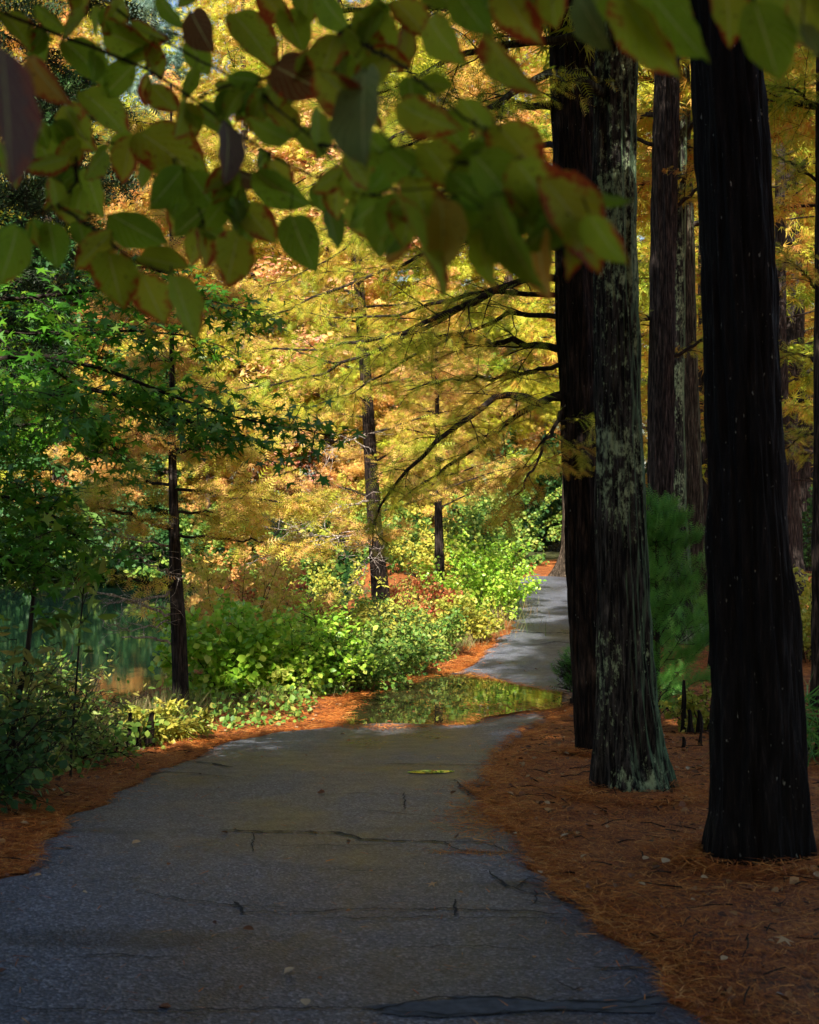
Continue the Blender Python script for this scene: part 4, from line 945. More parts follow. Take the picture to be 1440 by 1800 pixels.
# ================================================================== SHRUBS
def shrub(px, py, w, h, tmpl, size, leafm, label, n=2200, stems=14, name='shrub', group='shrubs along the pond bank', d=None, bark='twig', hang=.3, dens=1.0, cat='shrub', ntilt=.8):
    if d is None: x, y = gd(px, py)
    else: x, y = (px - CX) / F * d, d
    z = float(ground_z(x, y)); root = thing(name, (x, y, z), label, cat, group)
    wood, leaf, anc = Bag(), Bag(), []
    for q in range(stems):
        az = q * 2.39996; rr = math.sqrt((q + .5) / stems)
        dr = np.array([math.cos(az) * rr * w * .5, math.sin(az) * rr * w * .5, h * (1 - .45 * rr * rr) * (.8 + .3 * rng.random())])
        L = np.linalg.norm(dr)
        lp = wiggle_path((x + dr[0] * .15, y + dr[1] * .15, z - .05), dr, L, 7, .10, .06)
        leafy_limb(wood, lp, .008, .002, 8, .42 * min(1, h), anc, .6, 1, .2, .1, .15, .5, 4)
    tot = sum(a[1] for a in anc); part(wood, 'stem', M[bark], root)
    p, dd = sprays(anc, n / tot, .05 * min(1, h), .9, hang)
    m = len(p); nn = np.array([0, -.25, .9]) + rng.normal(size=(m, 3)) * ntilt
    leaf.scatter(tmpl, p, dd, nn, size * (.6 + .7 * rng.random(m)), rng.random(m))
    part(leaf, 'foliage', M[leafm], root, False)
    return root
shrub(560, 1212, .7, 1.25, LANCE, .07, 'sh_sunlit', 'wispy upright yellow-green shrub between the lime bush and the puddle', 1500)
shrub(700, 1176, .6, 1.2, LANCE, .065, 'sh_yellow', 'wispy upright shrub rising above the left end of the puddle', 1300)
shrub(400, 1228, 1.3, 1.28, OVATE, .085, 'sh_sunlit', 'bright lime green bush at the bend, sunlit look put into its colour, just right of the leftmost bank trunk', 3600)
shrub(520, 1222, 1.3, 1.0, OVATE, .06, 'sh_sunlit', 'yellow-green bush second along the bank, above dry grass', 3200)
shrub(470, 1160, 1.6, 1.35, OVATE, .06, 'sh_red', 'red-tinged shrub behind the lime green bush', 3000)
shrub(610, 1215, 1.1, .8, OVATE, .05, 'sh_green', 'mid green leafy shrub at the left edge of the large puddle', 3200)
shrub(690, 1190, 1.0, .72, OVATE, .045, 'sh_green', 'green shrub behind the left end of the large puddle', 3200)
shrub(560, 1150, 1.6, .9, OVATE, .055, 'sh_yellow', 'yellowing shrub at the foot of the middle cypress trunk, on its left', 3200)
shrub(640, 1130, 1.5, .78, OVATE, .05, 'sh_green', 'green shrub hiding the foot of the middle cypress trunk', 3000)
shrub(745, 1158, 1.1, .75, OVATE, .045, 'sh_green', 'grey-green shrub right of the middle cypress trunk', 3000)
shrub(810, 1130, 1.0, .8, OVATE, .05, 'sh_yellow', 'pale yellow-green shrub under the small bank cypress', 3000)
shrub(740, 1100, 1.3, .8, OVATE, .06, 'sh_red', 'shrub with scattered red leaves at the foot of the small bank cypress', 2600)
shrub(840, 1090, 1.5, 1.5, OVATE, .06, 'sh_sunlit', 'tall bright shrub where the path bends, with upright stems', 3600)
shrub(845, 1060, 1.8, 2.2, OVATE, .075, 'sh_green', 'tall green shrub left of the far end of the path', 4200, d=29)
shrub(600, 1000, 2.6, 2.2, OVATE, .08, 'sh_yellow', 'yellow-green shrub on the far bank left of the middle trunk', 2400, d=35)
shrub(690, 1000, 2.4, 1.9, OVATE, .08, 'sh_green', 'green shrub on the far bank between the middle and the small trunk', 2600, d=34)
shrub(765, 1000, 2.0, 1.3, OVATE, .08, 'sh_yellow', 'pale shrub on the far bank behind the small straight trunk', 2400, d=33)
shrub(868, 1068, 1.2, 1.1, OVATE, .065, 'sh_sunlit', 'low bright green shrub touching the far left path edge', 2600)
shrub(885, 1040, 3.0, 3.0, OVATE, .08, 'sh_green', 'broad green shrub just beyond the path bend', 5000, d=37)
for px, lab in ((905, 'dark green evergreen shrub beyond the orange clearing, left one'), (955, 'dark green evergreen shrub beyond the orange clearing, middle one'), (1010, 'dark green evergreen shrub beyond the orange clearing, right one behind the trunks')):
    shrub(px, 980, 5.0, 4.2, OVATE, .13, 'sh_dark', lab, 5500, 20, group='dark shrubs beyond the clearing', d=47)
shrub(420, 1185, 2.0, 1.85, TUFT, .10, 'cyp_gold', 'golden feathery low cypress bough behind the lime green bush', 3800, name='young_cypress', hang=.5, cat='young tree')
# left foreground undergrowth
shrub(-5, 1362, .8, 1.0, LANCE, .075, 'weed', 'tangled dark green undergrowth at the lower left path side', 1100, d=8.3)
shrub(-60, 1420, .8, .9, OVATE, .05, 'sh_dark', 'dark leafy shrub cut by the lower left edge of the picture', 1300, d=7.6)
shrub(95, 1300, .8, .65, LANCE, .06, 'weed', 'yellowish green undergrowth left of the cypress knees', 1000, d=9.8)
shrub(285, 1278, .7, .32, LANCE, .08, 'sh_yellow', 'low yellow-green herbs around the cypress knees', 1100, d=11.6)
shrub(40, 1280, 1.0, .9, LANCE, .07, 'sh_green', 'grey-green bushes on the bank under the sweetgum', 1000, d=10.6)
shrub(130, 1240, .8, .8, LANCE, .06, 'weed', 'thin dark shrub in front of the pond', 450, d=11.0)
# slim saplings
def sapling(pts, d, leaves_from, label, leafm='weed', r0=.014, tmpl=LANCE, size=.115, per=30, tw=10, tl=.5):
    pts = [P(*q, d) for q in pts]
    root = thing('sapling', pts[0], label, 'sapling', 'saplings on the left bank')
    pp, _ = resample(pts, np.zeros(len(pts)), 30); b = Bag(); b.tube(pp, np.linspace(r0, r0 * .25, 30), 8); part(b, 'trunk', M['twig'], root)
    wood, leaf, anc = Bag(), Bag(), []
    leafy_limb(wood, pp, .003, .002, tw, tl, anc, .5, 1, .15, .1, leaves_from, 1.2, 5)
    part(wood, 'limb', M['twig'], root); foliage(leaf, tmpl, anc, per, size, .02, .6, .7); part(leaf, 'crown', M[leafm], root, False)
sapling([(18, 1345), (28, 1250), (48, 1150), (60, 1040), (64, 960), (62, 850)], 8.4, .3, 'slim dark sapling with long narrow leaves at the far left', r0=.022)
sapling([(124, 1370), (126, 1300), (132, 1230), (140, 1120), (150, 1000), (155, 900)], 9.0, .55, 'thin upright sapling right of the dark one, long drooping leaves', 'sh_green', .009, tw=12)

# feathery green young cypress on the right + small one
def feathery(px, py, d, w, h, label, n=5200):
    x, y = (px - CX) / F * d, d; z = float(ground_z(x, y))
    root = thing('young_cypress', (x, y, z), label, 'young tree', 'feathery green young trees')
    b = Bag(); b.tube([(x, y, z - .1), (x, y, z + h * .5), (x - .02, y, z + h)], [.03, .02, .004], 8); part(b, 'trunk', M['bark_red'], root)
    wood, leaf, anc = Bag(), Bag(), []
    for q in range(46):
        u = (q + rng.random()) / 46; az = q * 2.39996
        L = w * .62 * (1.02 - u) ** .55 * (.45 + .35 * min(1, u * 4)) * (.5 + .9 * rng.random()) * 1.2 + .05
        lp = wiggle_path((x, y, z + .05 + h * .92 * u), (math.cos(az), math.sin(az), .9), L * 1.5, 6, .10, .03)
        leafy_limb(wood, lp, .006, .002, 7, .22, anc, .4, 1, .1, -.05, .1, .5, 4)
    tot = sum(a[1] for a in anc); part(wood, 'limb', M['twig'], root)
    p, dd = sprays(anc, n / tot, .02, .5, -.6); m = len(p); dd[:, 2] += .5
    leaf.scatter(FEATHER, p, dd, rand_unit(m), .115 * (.6 + .7 * rng.random(m)), rng.random(m)); part(leaf, 'crown', M['juniper'], root, False)
feathery(1156, 1255, 13.2, .86, 1.95, 'feathery bright green young cypress between the lichened and the black trunks', 4600)
feathery(1012, 1200, 14.9, .22, .36, 'small feathery green seedling left of the dark brown trunk', 260)
shrub(1238, 1262, .7, .42, OVATE, .04, 'sh_yellow', 'small yellow-green shrub among the knees left of the black trunk', 1600, 10, group='shrubs on the right', d=12.5)
shrub(1425, 1310, .7, .5, BLADE, .38, 'juniper', 'green grassy clump at the right picture edge beside the black trunk', 700, 10, group='shrubs on the right', d=10)
shrub(1420, 1150, 1.6, 1.2, OVATE, .07, 'sh_yellow', 'yellow-green shrub behind the black trunk at the right edge', 2400, 12, group='shrubs on the right', d=18)
shrub(1255, 1010, 3.0, 2.4, OVATE, .10, 'sh_green', 'green shrub seen between the leaning trunk and the black trunk', 3000, 14, group='shrubs on the right', d=33)
shrub(1425, 1010, 3.4, 2.4, OVATE, .10, 'sh_dark', 'dark shrub in the woods beyond the right-hand trunks', 2600, 14, group='shrubs on the right', d=32)

# ================================================================== CYPRESS KNEES
def knee(px, py, h, r, label, d=None, lean=0., grp='cypress knees right of the trunks'):
    x, y = gd(px, py) if d is None else ((px - CX) / F * d, d); z = float(ground_z(x, y))
    n = 7; t = np.linspace(0, 1, n)
    pts = np.c_[x + lean * t + rng.normal(size=n) * r * .12, np.full(n, y), z - .05 + (h + .05) * t]
    rad = r * (1 - .62 * t ** .8) * (1 + .15 * np.sin(t * 7 + px)); rad[0] *= 1.5
    b = trunk_bag(pts, rad, 20, 26, .12, .2, 4, px * .1, .1)
    b.add(np.vstack([b.v[0][-20:], [pts[-1] + [0, 0, r * .25]]]), f3=[(q, (q + 1) % 20, 20) for q in range(20)])
    o = b.build('cypress_knee', M['bark_brown'], None, True, loc=pts[0] + [0, 0, .05]); tag(o, label, 'cypress knee', grp)
lk = 'cypress knees on the left bank'
knee(206, 1325, .25, .035, 'dark knobbly cypress knee, leftmost of the row below the pond', 10.9, 0, lk)
knee(226, 1325, .29, .034, 'dark cypress knee with a blunt top, second of the row below the pond', 10.9, .01, lk)
knee(243, 1318, .21, .028, 'short slim cypress knee, third of the row below the pond', 11.1, 0, lk)
knee(262, 1320, .26, .05, 'broad cypress knee, fourth of the row below the pond', 11.2, .02, lk)
knee(185, 1330, .17, .04, 'low squat cypress knee left of the row, half in herbs', 10.7, 0, lk)
knee(352, 1262, .16, .05, 'cypress knee just right of the foot of the leftmost bank trunk', 13.0, 0, lk)
knee(1203, 1262, .46, .035, 'tallest thin cypress knee beside the feathery young tree', 12.4)
knee(1213, 1268, .2, .04, 'stubby cypress knee right next to the tallest one', 12.1)
knee(1229, 1270, .2, .045, 'blunt cypress knee in front of the small yellow-green shrub', 12.1)
knee(1255, 1275, .2, .03, 'cypress knee touching the outline of the black trunk', 11.9)
knee(1231, 1312, .13, .025, 'small cypress knee standing alone on the needles between the two trunks', None, .01)
knee(1202, 1315, .08, .025, 'tiny cypress knee nearest the lichened trunk')
knee(1250, 1172, .32, .045, 'far cypress knee on the orange litter left of the black trunk', 17.2)
knee(1204, 1285, .1, .03, 'low dark cypress knee below the feathery young tree')
knee(1000, 1240, .10, .07, 'dark stump-like root at the path edge left of the trunks', None, .05)
knee(603, 1062, .25, .03, 'dark thin stub standing among the shrubs left of the middle trunk', 22, 0, lk)

# flared root foot of a far tree at the clearing
b = trunk_bag([P(1005, 1022, 33), P(1005, 1000, 33), P(1010, 975, 33), P(1012, 700, 33), P(1012, 200, 33)], [.55, .4, .3, .26, .2], 40, 100, .08, .3, 5, 3.3)
rt = thing('bald_cypress', P(1005, 1018, 33), 'far cypress whose flared grey foot shows left of the dark trunk at the path end', 'tree', 'bald cypresses along the right of the path'); part(b, 'trunk', M['bark_mid'], rt)

# ================================================================== FAR SHORE AND WOODS
FG = 'trees on the far shore'
gold = make_tree('bald_cypress', (-5.5, 47), 21, 6.0, 1.2, 'tall golden cypress across the pond, behind the leftmost bank trunk', 'tree', M['bark_far'], M['cyp_gold'], nlimb=60, twigs=11, tl=2.0, per_m=42, size=.23, group=FG, sub=2, spread=.16)
green = make_tree('bald_cypress', (-1.2, 49), 22, 6.0, 1.2, 'yellow-green cypress across the pond, behind the middle bank trunk', 'tree', M['bark_far'], M['cyp_green'], nlimb=60, twigs=11, tl=2.0, per_m=42, size=.23, group=FG, sub=2, spread=.16)
orange = make_tree('bald_cypress', (3.6, 52), 22, 6.0, 1.2, 'orange cypress beyond the far end of the path', 'tree', M['bark_far'], M['cyp_orange'], nlimb=60, twigs=11, tl=2.0, per_m=42, size=.23, group=FG, sub=2, spread=.16)
pink = make_tree('maple_tree', (-2.6, 46), 13.5, 4.0, 1.0, 'pink and red leaved tree across the pond, left of the middle bank trunk', 'tree', M['bark_far'], M['cyp_pink'], tmpl=OVATE, nlimb=44, twigs=9, tl=1.6, per_m=26, size=.17, shape='round', group=FG, spread=.16)
blue = make_tree('blue_conifer', (-9.0, 50), 24, 3.4, 1.0, 'tall blue-green conifer showing at the top left behind the dogwood leaves', 'tree', M['bark_far'], M['blue'], nlimb=70, twigs=9, tl=1.2, per_m=46, size=.24, group=FG, spread=.12)
ever = make_tree('evergreen_tree', (-11.2, 45.5), 15, 3.6, .5, 'dark green evergreen on the far left shore mirrored in the pond', 'tree', M['bark_far'], M['sh_dark'], tmpl=OVATE, nlimb=56, twigs=9, tl=1.3, per_m=40, size=.2, group=FG, spread=.14)
def gpos(x, y): return (x, y, float(ground_z(x, y)))
copy_thing(ever, gpos(-7.6, 44.6), 2.0, .42, 'small dark green evergreen at the far waterline left of the leftmost bank trunk')
copy_thing(ever, gpos(-15.5, 46), 1.0, .95, 'dark green evergreen at the far left end of the opposite shore')
copy_thing(orange, gpos(-9.9, 44.4), 2.2, .34, 'small orange cypress at the far waterline at the left')
copy_thing(gold, gpos(-6.3, 44.4), .9, .34, 'small golden cypress at the far waterline right of the leftmost bank trunk')
copy_thing(orange, gpos(-8.6, 46), 1.1, .62, 'shorter orange cypress low across the pond at the left')
copy_thing(gold, gpos(-12.5, 49), 2.3, 1.0, 'golden cypress at the far left of the opposite shore')
copy_thing(green, gpos(-14.5, 54), .7, 1.1, 'yellow-green cypress behind the far left of the opposite shore')
copy_thing(orange, gpos(-4.6, 56), 2.9, 1.05, 'tall orange cypress rising behind the golden one across the pond')
copy_thing(gold, gpos(1.0, 57), 4.0, 1.1, 'tall golden cypress rising behind the yellow-green one, right of centre')
copy_thing(green, gpos(6.5, 56), 5.0, 1.0, 'yellow-green cypress beyond the dark evergreen shrubs')
copy_thing(pink, gpos(-6.9, 53), 3.0, .85, 'low pinkish tree between the golden cypresses on the far left shore')
copy_thing(gold, gpos(.9, 44.8), 3.3, .42, 'small golden cypress at the water behind the small bank cypress')
copy_thing(orange, gpos(-1.1, 45), .3, .38, 'small orange cypress at the water left of the small bank cypress')
WG = 'trees in the woods on the right'
wood1 = make_tree('bald_cypress', (7.2, 27), 15, 4.0, 2.6, 'olive and rust cypress in the woods, right of the black trunk', 'tree', M['bark_red'], M['cyp_shade'], nlimb=40, twigs=10, tl=1.3, per_m=34, size=.20, group=WG, spread=.1)
copy_thing(wood1, gpos(5.4, 36), 2.0, 1.1, 'olive cypress in the woods between the smooth brown and the black trunk')
copy_thing(wood1, gpos(9.6, 35), 3.6, 1.15, 'rust cypress in the woods at the right edge of the picture')
copy_thing(orange, gpos(11.5, 44), 1.9, .95, 'orange cypress deep in the woods on the right')
copy_thing(green, gpos(8.2, 47), .4, 1.0, 'yellow-green cypress deep in the woods left of the black trunk')
copy_thing(gold, gpos(13.5, 54), 2.4, 1.1, 'golden cypress deepest in the woods on the right')
for i, (px, d, r_, lab) in enumerate([(1382, 24, .10, 'thin dark trunk just right of the black trunk'), (1402, 29, .09, 'thin trunk second right of the black trunk'), (1243, 30, .10, 'thin trunk between the leaning trunk and the black trunk')]):
    x = (px - CX) / F * d; z = float(ground_z(x, d)); rt = thing('bald_cypress', (x, d, z), lab, 'tree', WG)
    part(trunk_bag([(x, d, z - .2), (x, d, z + .4), (x - .1, d, z + 5), (x - .1, d, z + 12)], [r_ * 2, r_ * 1.3, r_, r_ * .4], 24, 60, .07, .2), 'trunk', M['bark_red'], rt)
    wd, lf, an = Bag(), Bag(), []
    for q in range(16):
        az = q * 2.4; lp = wiggle_path((x, d, z + 2.2 + q * .55), (math.cos(az), math.sin(az), .1), 1.6, 6, .08, .06); leafy_limb(wd, lp, .02, .005, 8, .8, an, .3, 2)
    part(wd, 'limb', M['twig'], rt); foliage(lf, TUFT, an, 26, .17, .06); part(lf, 'crown', M['cyp_shade'], rt, False)
# far wood: one unbroken mass behind everything
b = Bag(); n = 150000
x = rng.uniform(-42, 42, n); u = rng.random(n)
y = 68 + 6 * rng.random(n) + 4 * (vnoise(x * .25, 0, 2) - .5) * 2
z = 1.0 + (27 + 7 * vnoise(x * .22, 4, 0)) * u
cl = fbm(x * .35, z * .35, y * .2, 3) > .40
x, y, z = x[cl], y[cl], z[cl]; n = len(x)
b.scatter(TUFT, np.c_[x, y, z], np.c_[rng.normal(size=n), rng.normal(size=n), -.3 - .2 * rng.random(n)], np.array([0, -.4, 1.0]) + rng.normal(size=(n, 3)) * .5, .62 * (.6 + .7 * rng.random(n)), rng.random(n))
tag(b.build('distant_wood', M['cyp_green'], None, False), 'mixed autumn wood far behind the pond, reading as one mass', 'woodland', kind='stuff')
# low growth along the far waterline
FS = 'shrubs on the far shore'
for px, sc_, lm, lab in ((215, 1.0, 'sh_dark', 'rounded dark shrub on the far waterline at the left'), (355, 1.0, 'sh_green', 'green shrub on the far waterline right of the leftmost bank trunk'),
                         (285, .8, 'sh_dark', 'low dark shrub on the far waterline left of the leftmost bank trunk'), (430, .9, 'cyp_orange', 'orange shrub on the far waterline behind the lime green bush'), (120, 1.1, 'sh_dark', 'dark green shrub on the far waterline under the sweetgum'), (165, .7, 'sh_green', 'small green shrub on the far waterline between two dark ones'), (620, 1.0, 'sh_yellow', 'yellow shrub on the far waterline behind the middle trunk'), (-40, 1.0, 'sh_dark', 'dark shrub on the far waterline outside the left picture edge'), (75, 1.0, 'sh_dark', 'dark green shrub on the far waterline beside the broad one'), (30, 1.1, 'sh_dark', 'broad dark shrub on the far waterline at the left picture edge'), (520, 1.0, 'sh_green', 'green shrub on the far waterline left of the middle trunk')):
    shrub(px, 1000, 4.0 * sc_, 2.6 * sc_, OVATE, .13, lm, lab, 4200, 22, group=FS, d=41.9)

b = Bag(); m = 130000; x = rng.uniform(-24, 3.2, m); y = rng.uniform(39.5, 44.3, m); kk = ground_z(x, y) > -1.0; x, y = x[kk], y[kk]; m = len(x)
z = np.maximum(ground_z(x, y), -.95) + (.1 + 3.2 * np.clip(fbm(x * .9, y * .9, 3, 2) - .3, 0, 1)) * rng.random(m)
b.scatter(OVATE, np.c_[x, y, z], rand_unit(m), np.array([0, -.5, 1.0]) + rng.normal(size=(m, 3)) * .7, .14 * (.5 + rng.random(m)), rng.random(m))
tag(b.build('waterline_brush', leaf_mat('waterline_brush', [(.006, .022, .006), (.015, .045, .012), (.06, .12, .02), (.30, .18, .05)], 1.3, .9, .2, .95, .03), None, False), 'tangled low brush along the far waterline', 'brush', kind='stuff')
# ================================================================== unseen trees added behind the viewpoint to shade the near path
SG = 'unseen shade trees added behind the viewpoint'
shade = make_tree('added_shade_tree', (-7.4, -7.5), 12.6, 5.0, 3.4, 'unseen broad tree added for shade behind and left of the viewpoint', 'tree', M['bark_dark'], M['crown'], tmpl=OVATE, nlimb=46, twigs=10, tl=1.8, per_m=34, size=.36, shape='round', group=SG, spread=.25)
copy_thing(shade, gpos(-2.6, -8.6), .6, 1.02, 'unseen broad tree added for shade behind the viewpoint, second from the left')
copy_thing(shade, gpos(1.6, -3.6), 1.7, .88, 'unseen broad tree added for shade straight behind the viewpoint')
copy_thing(shade, gpos(-13.5, -6.5), 2.9, 1.0, 'unseen broad tree added for shade far to the left of the viewpoint')
copy_thing(shade, gpos(8.0, -4.5), 4.0, 1.0, 'unseen broad tree added for shade behind and right of the viewpoint')

# ================================================================== LITTER, GRASS
def litter(n, xr, yr, keep, size=.07, clump=True):
    x = rng.uniform(*xr, n); y = rng.uniform(*yr, n); k = keep(x, y); return x[k], y[k]
b = Bag()
def off_path(x, y, inset=0.):
    jl = (fbm(y * 2.2, 1.5, 0, 4) - .5) * .34; jr = (fbm(y * 2.4, 9.5, 0, 4) - .5) * .26
    l = edge_x(LE, y) + jl - x; r_ = x - edge_x(RE, y) - jr
    return np.maximum(l, r_)
def lay(x, y, size, lift=.012):
    m = len(x); z = np.where(off_path(x, y) > 0, ground_z(x, y), path_z(x, y)) + .003 + lift * rng.random(m)
    az = rng.uniform(0, 2 * np.pi, m)
    b.scatter(NEEDLE, np.c_[x, y, z], np.c_[np.cos(az), np.sin(az), rng.normal(size=m) * .12 + .05], np.array([0, 0, 1.0]) + rng.normal(size=(m, 3)) * .25, size * (.5 + rng.random(m)), rng.random(m))
def edge_keep(x, y):
    o = off_path(x, y); return rng.random(len(x)) < np.where(o > 0, 1, np.exp(o / .06)) * (shore_mask(x, y) < .3)
x, y = litter(170000, (-3.6, 5.0), (3.8, 13), edge_keep); lay(x, y, .055)
x, y = litter(50000, (-3.0, 6.5), (13, 22), edge_keep); lay(x, y, .10)
x, y = litter(12000, (-1.0, 9), (22, 40), edge_keep); lay(x, y, .16)
for cx_, cy_, rr_ in ((1119, 1405, .30), (1335, 1512, .30), (1036, 1330, .16), (318, 1262, .16), (1222, 1110, .3)):
    c_ = gd(cx_, cy_); m = 2600; az = rng.uniform(0, 6.283, m); q_ = rr_ * (1.0 + np.abs(rng.normal(size=m)) * .35); lay(c_[0] + np.cos(az) * q_, c_[1] + np.sin(az) * q_, .075, .05)
x0, y0 = gd(800, 1232); m = 420; xx = x0 + rng.normal(size=m) * .75; yy = y0 + rng.normal(size=m) * .9
az = rng.uniform(0, 6.283, m); b.scatter(NEEDLE, np.c_[xx, yy, np.full(m, PUD_Z + .004)], np.c_[np.cos(az), np.sin(az), np.zeros(m)], np.tile([0, 0, 1.0], (m, 1)), .07, rng.random(m))
# dense fringes heaped along the path edges
for E, sgn, sd_ in ((LE, -1, 1.5), (RE, 1, 9.5)):
    m = 34000; y = rng.uniform(3.8, 20, m); e = edge_x(E, y) + (fbm(y * (2.2 if sgn < 0 else 2.4), sd_, 0, 4) - .5) * (.34 if sgn < 0 else .26)
    x = e + sgn * (np.abs(rng.normal(size=m)) * .12 - .025 - .07 * (fbm(y * 3.1, sd_, 7, 3) - .45)); kk = shore_mask(x, y) < .3; lay(x[kk], y[kk], .06, .03)
# needles washed up around the puddle and strewn on the path
pud = np.array([gd(*p) for p in [(598, 1276), (606, 1250), (640, 1222), (700, 1198), (770, 1186), (830, 1186), (880, 1200), (940, 1212), (1010, 1224), (1030, 1238), (960, 1250), (900, 1256), (850, 1262), (830, 1272), (740, 1278), (660, 1281), (598, 1276)]])
s = np.r_[0, np.cumsum(np.linalg.norm(np.diff(pud, axis=0), axis=1))]; q = rng.random(5200) * s[-1]
x = np.interp(q, s, pud[:, 0]) + rng.normal(size=5200) * .055; y = np.interp(q, s, pud[:, 1]) + rng.normal(size=5200) * .09; b0 = b; lay(x, y, .08, .02)
gx0, gy0 = gd(930, 1245); m = 2600; lay(gx0 + rng.normal(size=m) * .38, gy0 + rng.normal(size=m) * .22, .08, .02)
x = rng.uniform(-1.9, 1.5, 900); y = 4 + 12 * rng.random(900) ** 1.3; lay(x, y, .05, .004)
m = 1500; x0, y0 = gd(850, 1440); lay(x0 + rng.normal(size=m) * .10, y0 + rng.normal(size=m) * .35, .06, .01)
m = 260; x0, y0 = gd(838, 1502); lay(x0 + rng.normal(size=m) * .12, y0 + rng.normal(size=m) * .03, .05, .004)
tag(b.build('fallen_needles', M['needles'], None, False), 'rust-brown fallen needles heaped along both path edges', 'needle litter', kind='stuff')
# dry stalks and grass on the bank
b = Bag()
def blades(n, poly, size, up=1.0, sp=.12):
    w = np.array([gd(*p) for p in poly]); s = np.r_[0, np.cumsum(np.linalg.norm(np.diff(w, axis=0), axis=1))]; q = rng.random(n) * s[-1]
    cl = np.round(q / .12) * .12 + rng.normal(size=n) * .025
    x = np.interp(cl, s, w[:, 0]) + rng.normal(size=n) * sp; y = np.interp(cl, s, w[:, 1]) + rng.normal(size=n) * sp
    k = shore_mask(x, y) < .75; x, y = x[k], y[k]; m = len(x)
    d = np.c_[rng.normal(size=m) * .35, rng.normal(size=m) * .35, np.full(m, up)]
    b.scatter(BLADE, np.c_[x, y, ground_z(x, y) - .01], d, rand_unit(m), size * (.4 + .8 * rng.random(m)), rng.random(m))
blades(3400, [(330, 1256), (420, 1246), (500, 1236), (590, 1222), (650, 1192), (745, 1168), (815, 1140), (868, 1105)], .20, 1.0, .08)
blades(2200, [(190, 1295), (250, 1278), (320, 1256)], .3, .7, .15)
blades(2400, [(-20, 1385), (60, 1350), (130, 1325), (200, 1305)], .26, .8, .15)
blades(700, [(840, 1120), (870, 1100), (880, 1060)], .32, 1.2, .3)
tag(b.build('bank_grass', M['grass'], None, False), 'dry grass and stalks fringing the pond bank', 'grass', kind='stuff')
b = Bag()
m = 9000; yy = rng.uniform(8, 30, m); xx = edge_x(LE, yy) - .35 - np.abs(rng.normal(size=m)) * .8; kk = shore_mask(xx, yy) < .6; xx, yy = xx[kk], yy[kk]; m = len(xx)
b.scatter(OVATE, np.c_[xx, yy, ground_z(xx, yy) + .25 * rng.random(m) ** 1.5], rand_unit(m), np.array([0, -.3, 1.0]) + rng.normal(size=(m, 3)) * .6, .05 * (.6 + .8 * rng.random(m)), rng.random(m))
tag(b.build('ground_cover', M['sh_green'], None, False), 'low leafy ground cover between the shrubs on the bank', 'ground cover', kind='stuff')

b = Bag(); m = 4200; y = rng.uniform(3.9, 18, m); x = rng.uniform(-3.2, 5.5, m); o_ = off_path(x, y); kk = (rng.random(m) < np.where(o_ > 0, 1, .05)) & (shore_mask(x, y) < .3); x, y = x[kk], y[kk]; m = len(x)
z = np.where(off_path(x, y) > 0, ground_z(x, y) + .012, path_z(x, y) + .004)
b.scatter(T_ovate(3, .36, -.25, .3), np.c_[x, y, z], np.c_[rng.normal(size=(m, 2)), rng.normal(size=m) * .15], np.array([0, 0, 1.0]) + rng.normal(size=(m, 3)) * .35, .022 + .035 * rng.random(m) ** 2, rng.random(m) ** 1.4)
tag(b.build('leaf_debris', M['fallen'], None, False), 'small broken brown and tan leaf bits strewn over the needle litter', 'leaf litter', kind='stuff')
b = Bag(); m = 1300; y = rng.uniform(3.9, 16, m); x = rng.uniform(-3.2, 5.0, m); kk = (off_path(x, y) > .03) & (shore_mask(x, y) < .3)
for x_, y_ in zip(x[kk], y[kk]):
    a_ = rng.uniform(0, 6.28); L_ = .05 + .16 * rng.random(); z_ = float(ground_z(x_, y_)) + .016
    d_ = np.array([math.cos(a_), math.sin(a_), 0]); b.tube([np.array([x_, y_, z_]), np.array([x_, y_, z_ + .006]) + d_ * L_ * .5 + rng.normal(size=3) * .006, np.array([x_, y_, z_]) + d_ * L_], [.0035, .003, .0015], 4, False)
tag(b.build('fallen_twigs', M['twig'], None, False), 'thin dark twigs scattered in the needle litter', 'twigs', kind='stuff')
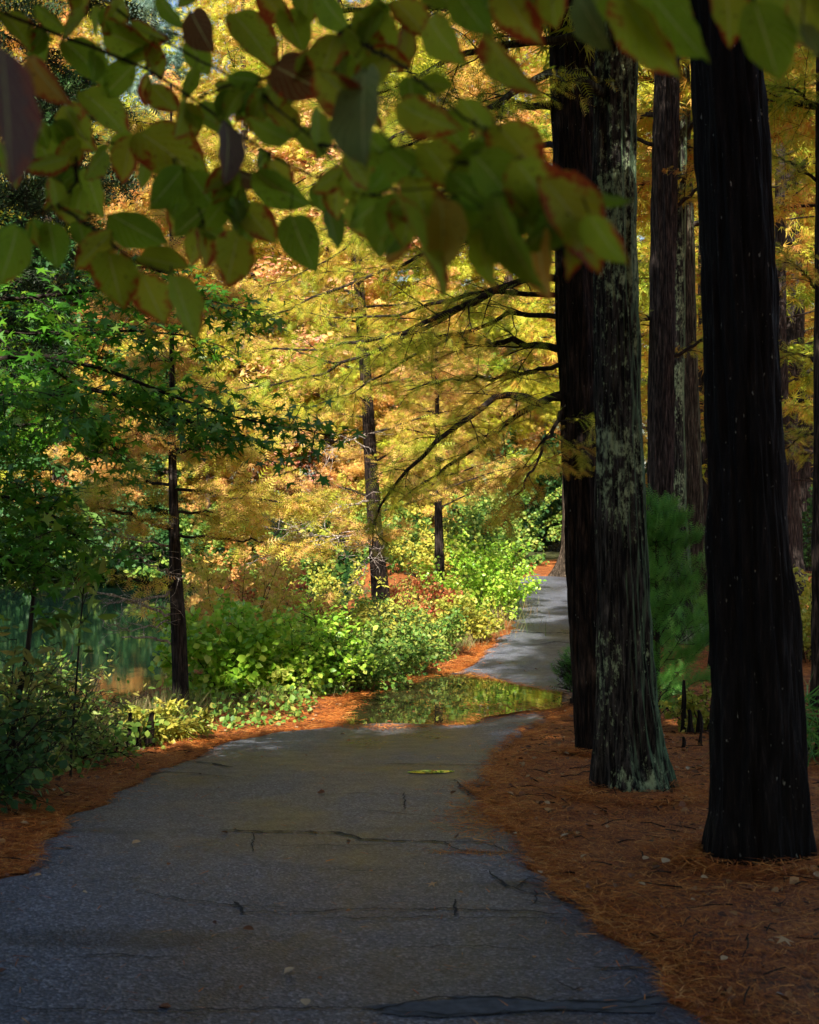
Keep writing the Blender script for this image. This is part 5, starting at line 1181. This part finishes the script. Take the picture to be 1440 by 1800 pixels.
# loose leaves lying on the asphalt and litter
LG = 'fallen leaves on the ground'
fl = [(232, 1489, .07, .8, 'tan fallen leaf on the left of the asphalt', 0), (762, 1560, .075, .75, 'star-shaped tan fallen leaf in the middle of the path', 1), (815, 1575, .04, .5, 'small orange fallen leaf right of the star-shaped one', 0),
      (447, 1642, .07, .12, 'dark brown curled leaf on the asphalt left of the middle', 0), (538, 1776, .07, .95, 'pale leaf lying at the bottom of the path', 0), (608, 1607, .035, .4, 'tiny brown leaf on the long crack', 0),
      (952, 1541, .05, 1., 'pale chip-like leaf near the right path edge', 0), (1380, 1680, .11, .7, 'large star-shaped tan leaf on the litter at the lower right', 1), (1268, 1718, .05, .9, 'small pale leaf on the litter at the lower right', 0),
      (1295, 1640, .06, .5, 'brown upright leaf on the litter below the black trunk', 0), (1165, 1527, .08, .98, 'pale curled leaf on the litter left of the black trunk foot', 0), (1130, 1518, .06, .9, 'pale small leaf on the litter below the lichened trunk', 0),
      (900, 1472, .06, .9, 'pale leaf at the right path edge by the long crack', 0), (1245, 1560, .06, .8, 'tan leaf on the litter in front of the black trunk', 0), (558, 1727, .035, .3, 'tiny rust leaf in the lower middle of the asphalt', 0),
      (60, 1548, .05, .7, 'small tan leaf at the left edge of the asphalt', 0), (295, 1528, .04, .3, 'tiny dark leaf on the left half of the asphalt', 0), (655, 1540, .03, .5, 'tiny brown leaf left of the star-shaped leaf', 0), (95, 1404, .05, 1., 'pale leaf on the litter at the left path side', 0)]
for px, py, sz, rv, lab, st in fl:
    x, y = gd(px, py); on = off_path(np.array([x]), np.array([y]))[0] < 0
    z = float(path_z(x, y) if on else ground_z(x, y) + .02) + .012
    bb = Bag(); az = rng.uniform(0, 6.28)
    tm = STAR if st else T_ovate(6, .38, -.12, .25)
    bb.scatter(tm, [(x, y, z)], np.array([[math.cos(az), math.sin(az), .05]]), np.array([[.1, -.25, 1.]]), sz * (.95 if st else .62), np.array([rv]))
    tag(bb.build('fallen_leaf', M['fallen'], None, False, loc=(x, y, z)), lab, 'fallen leaf', LG)
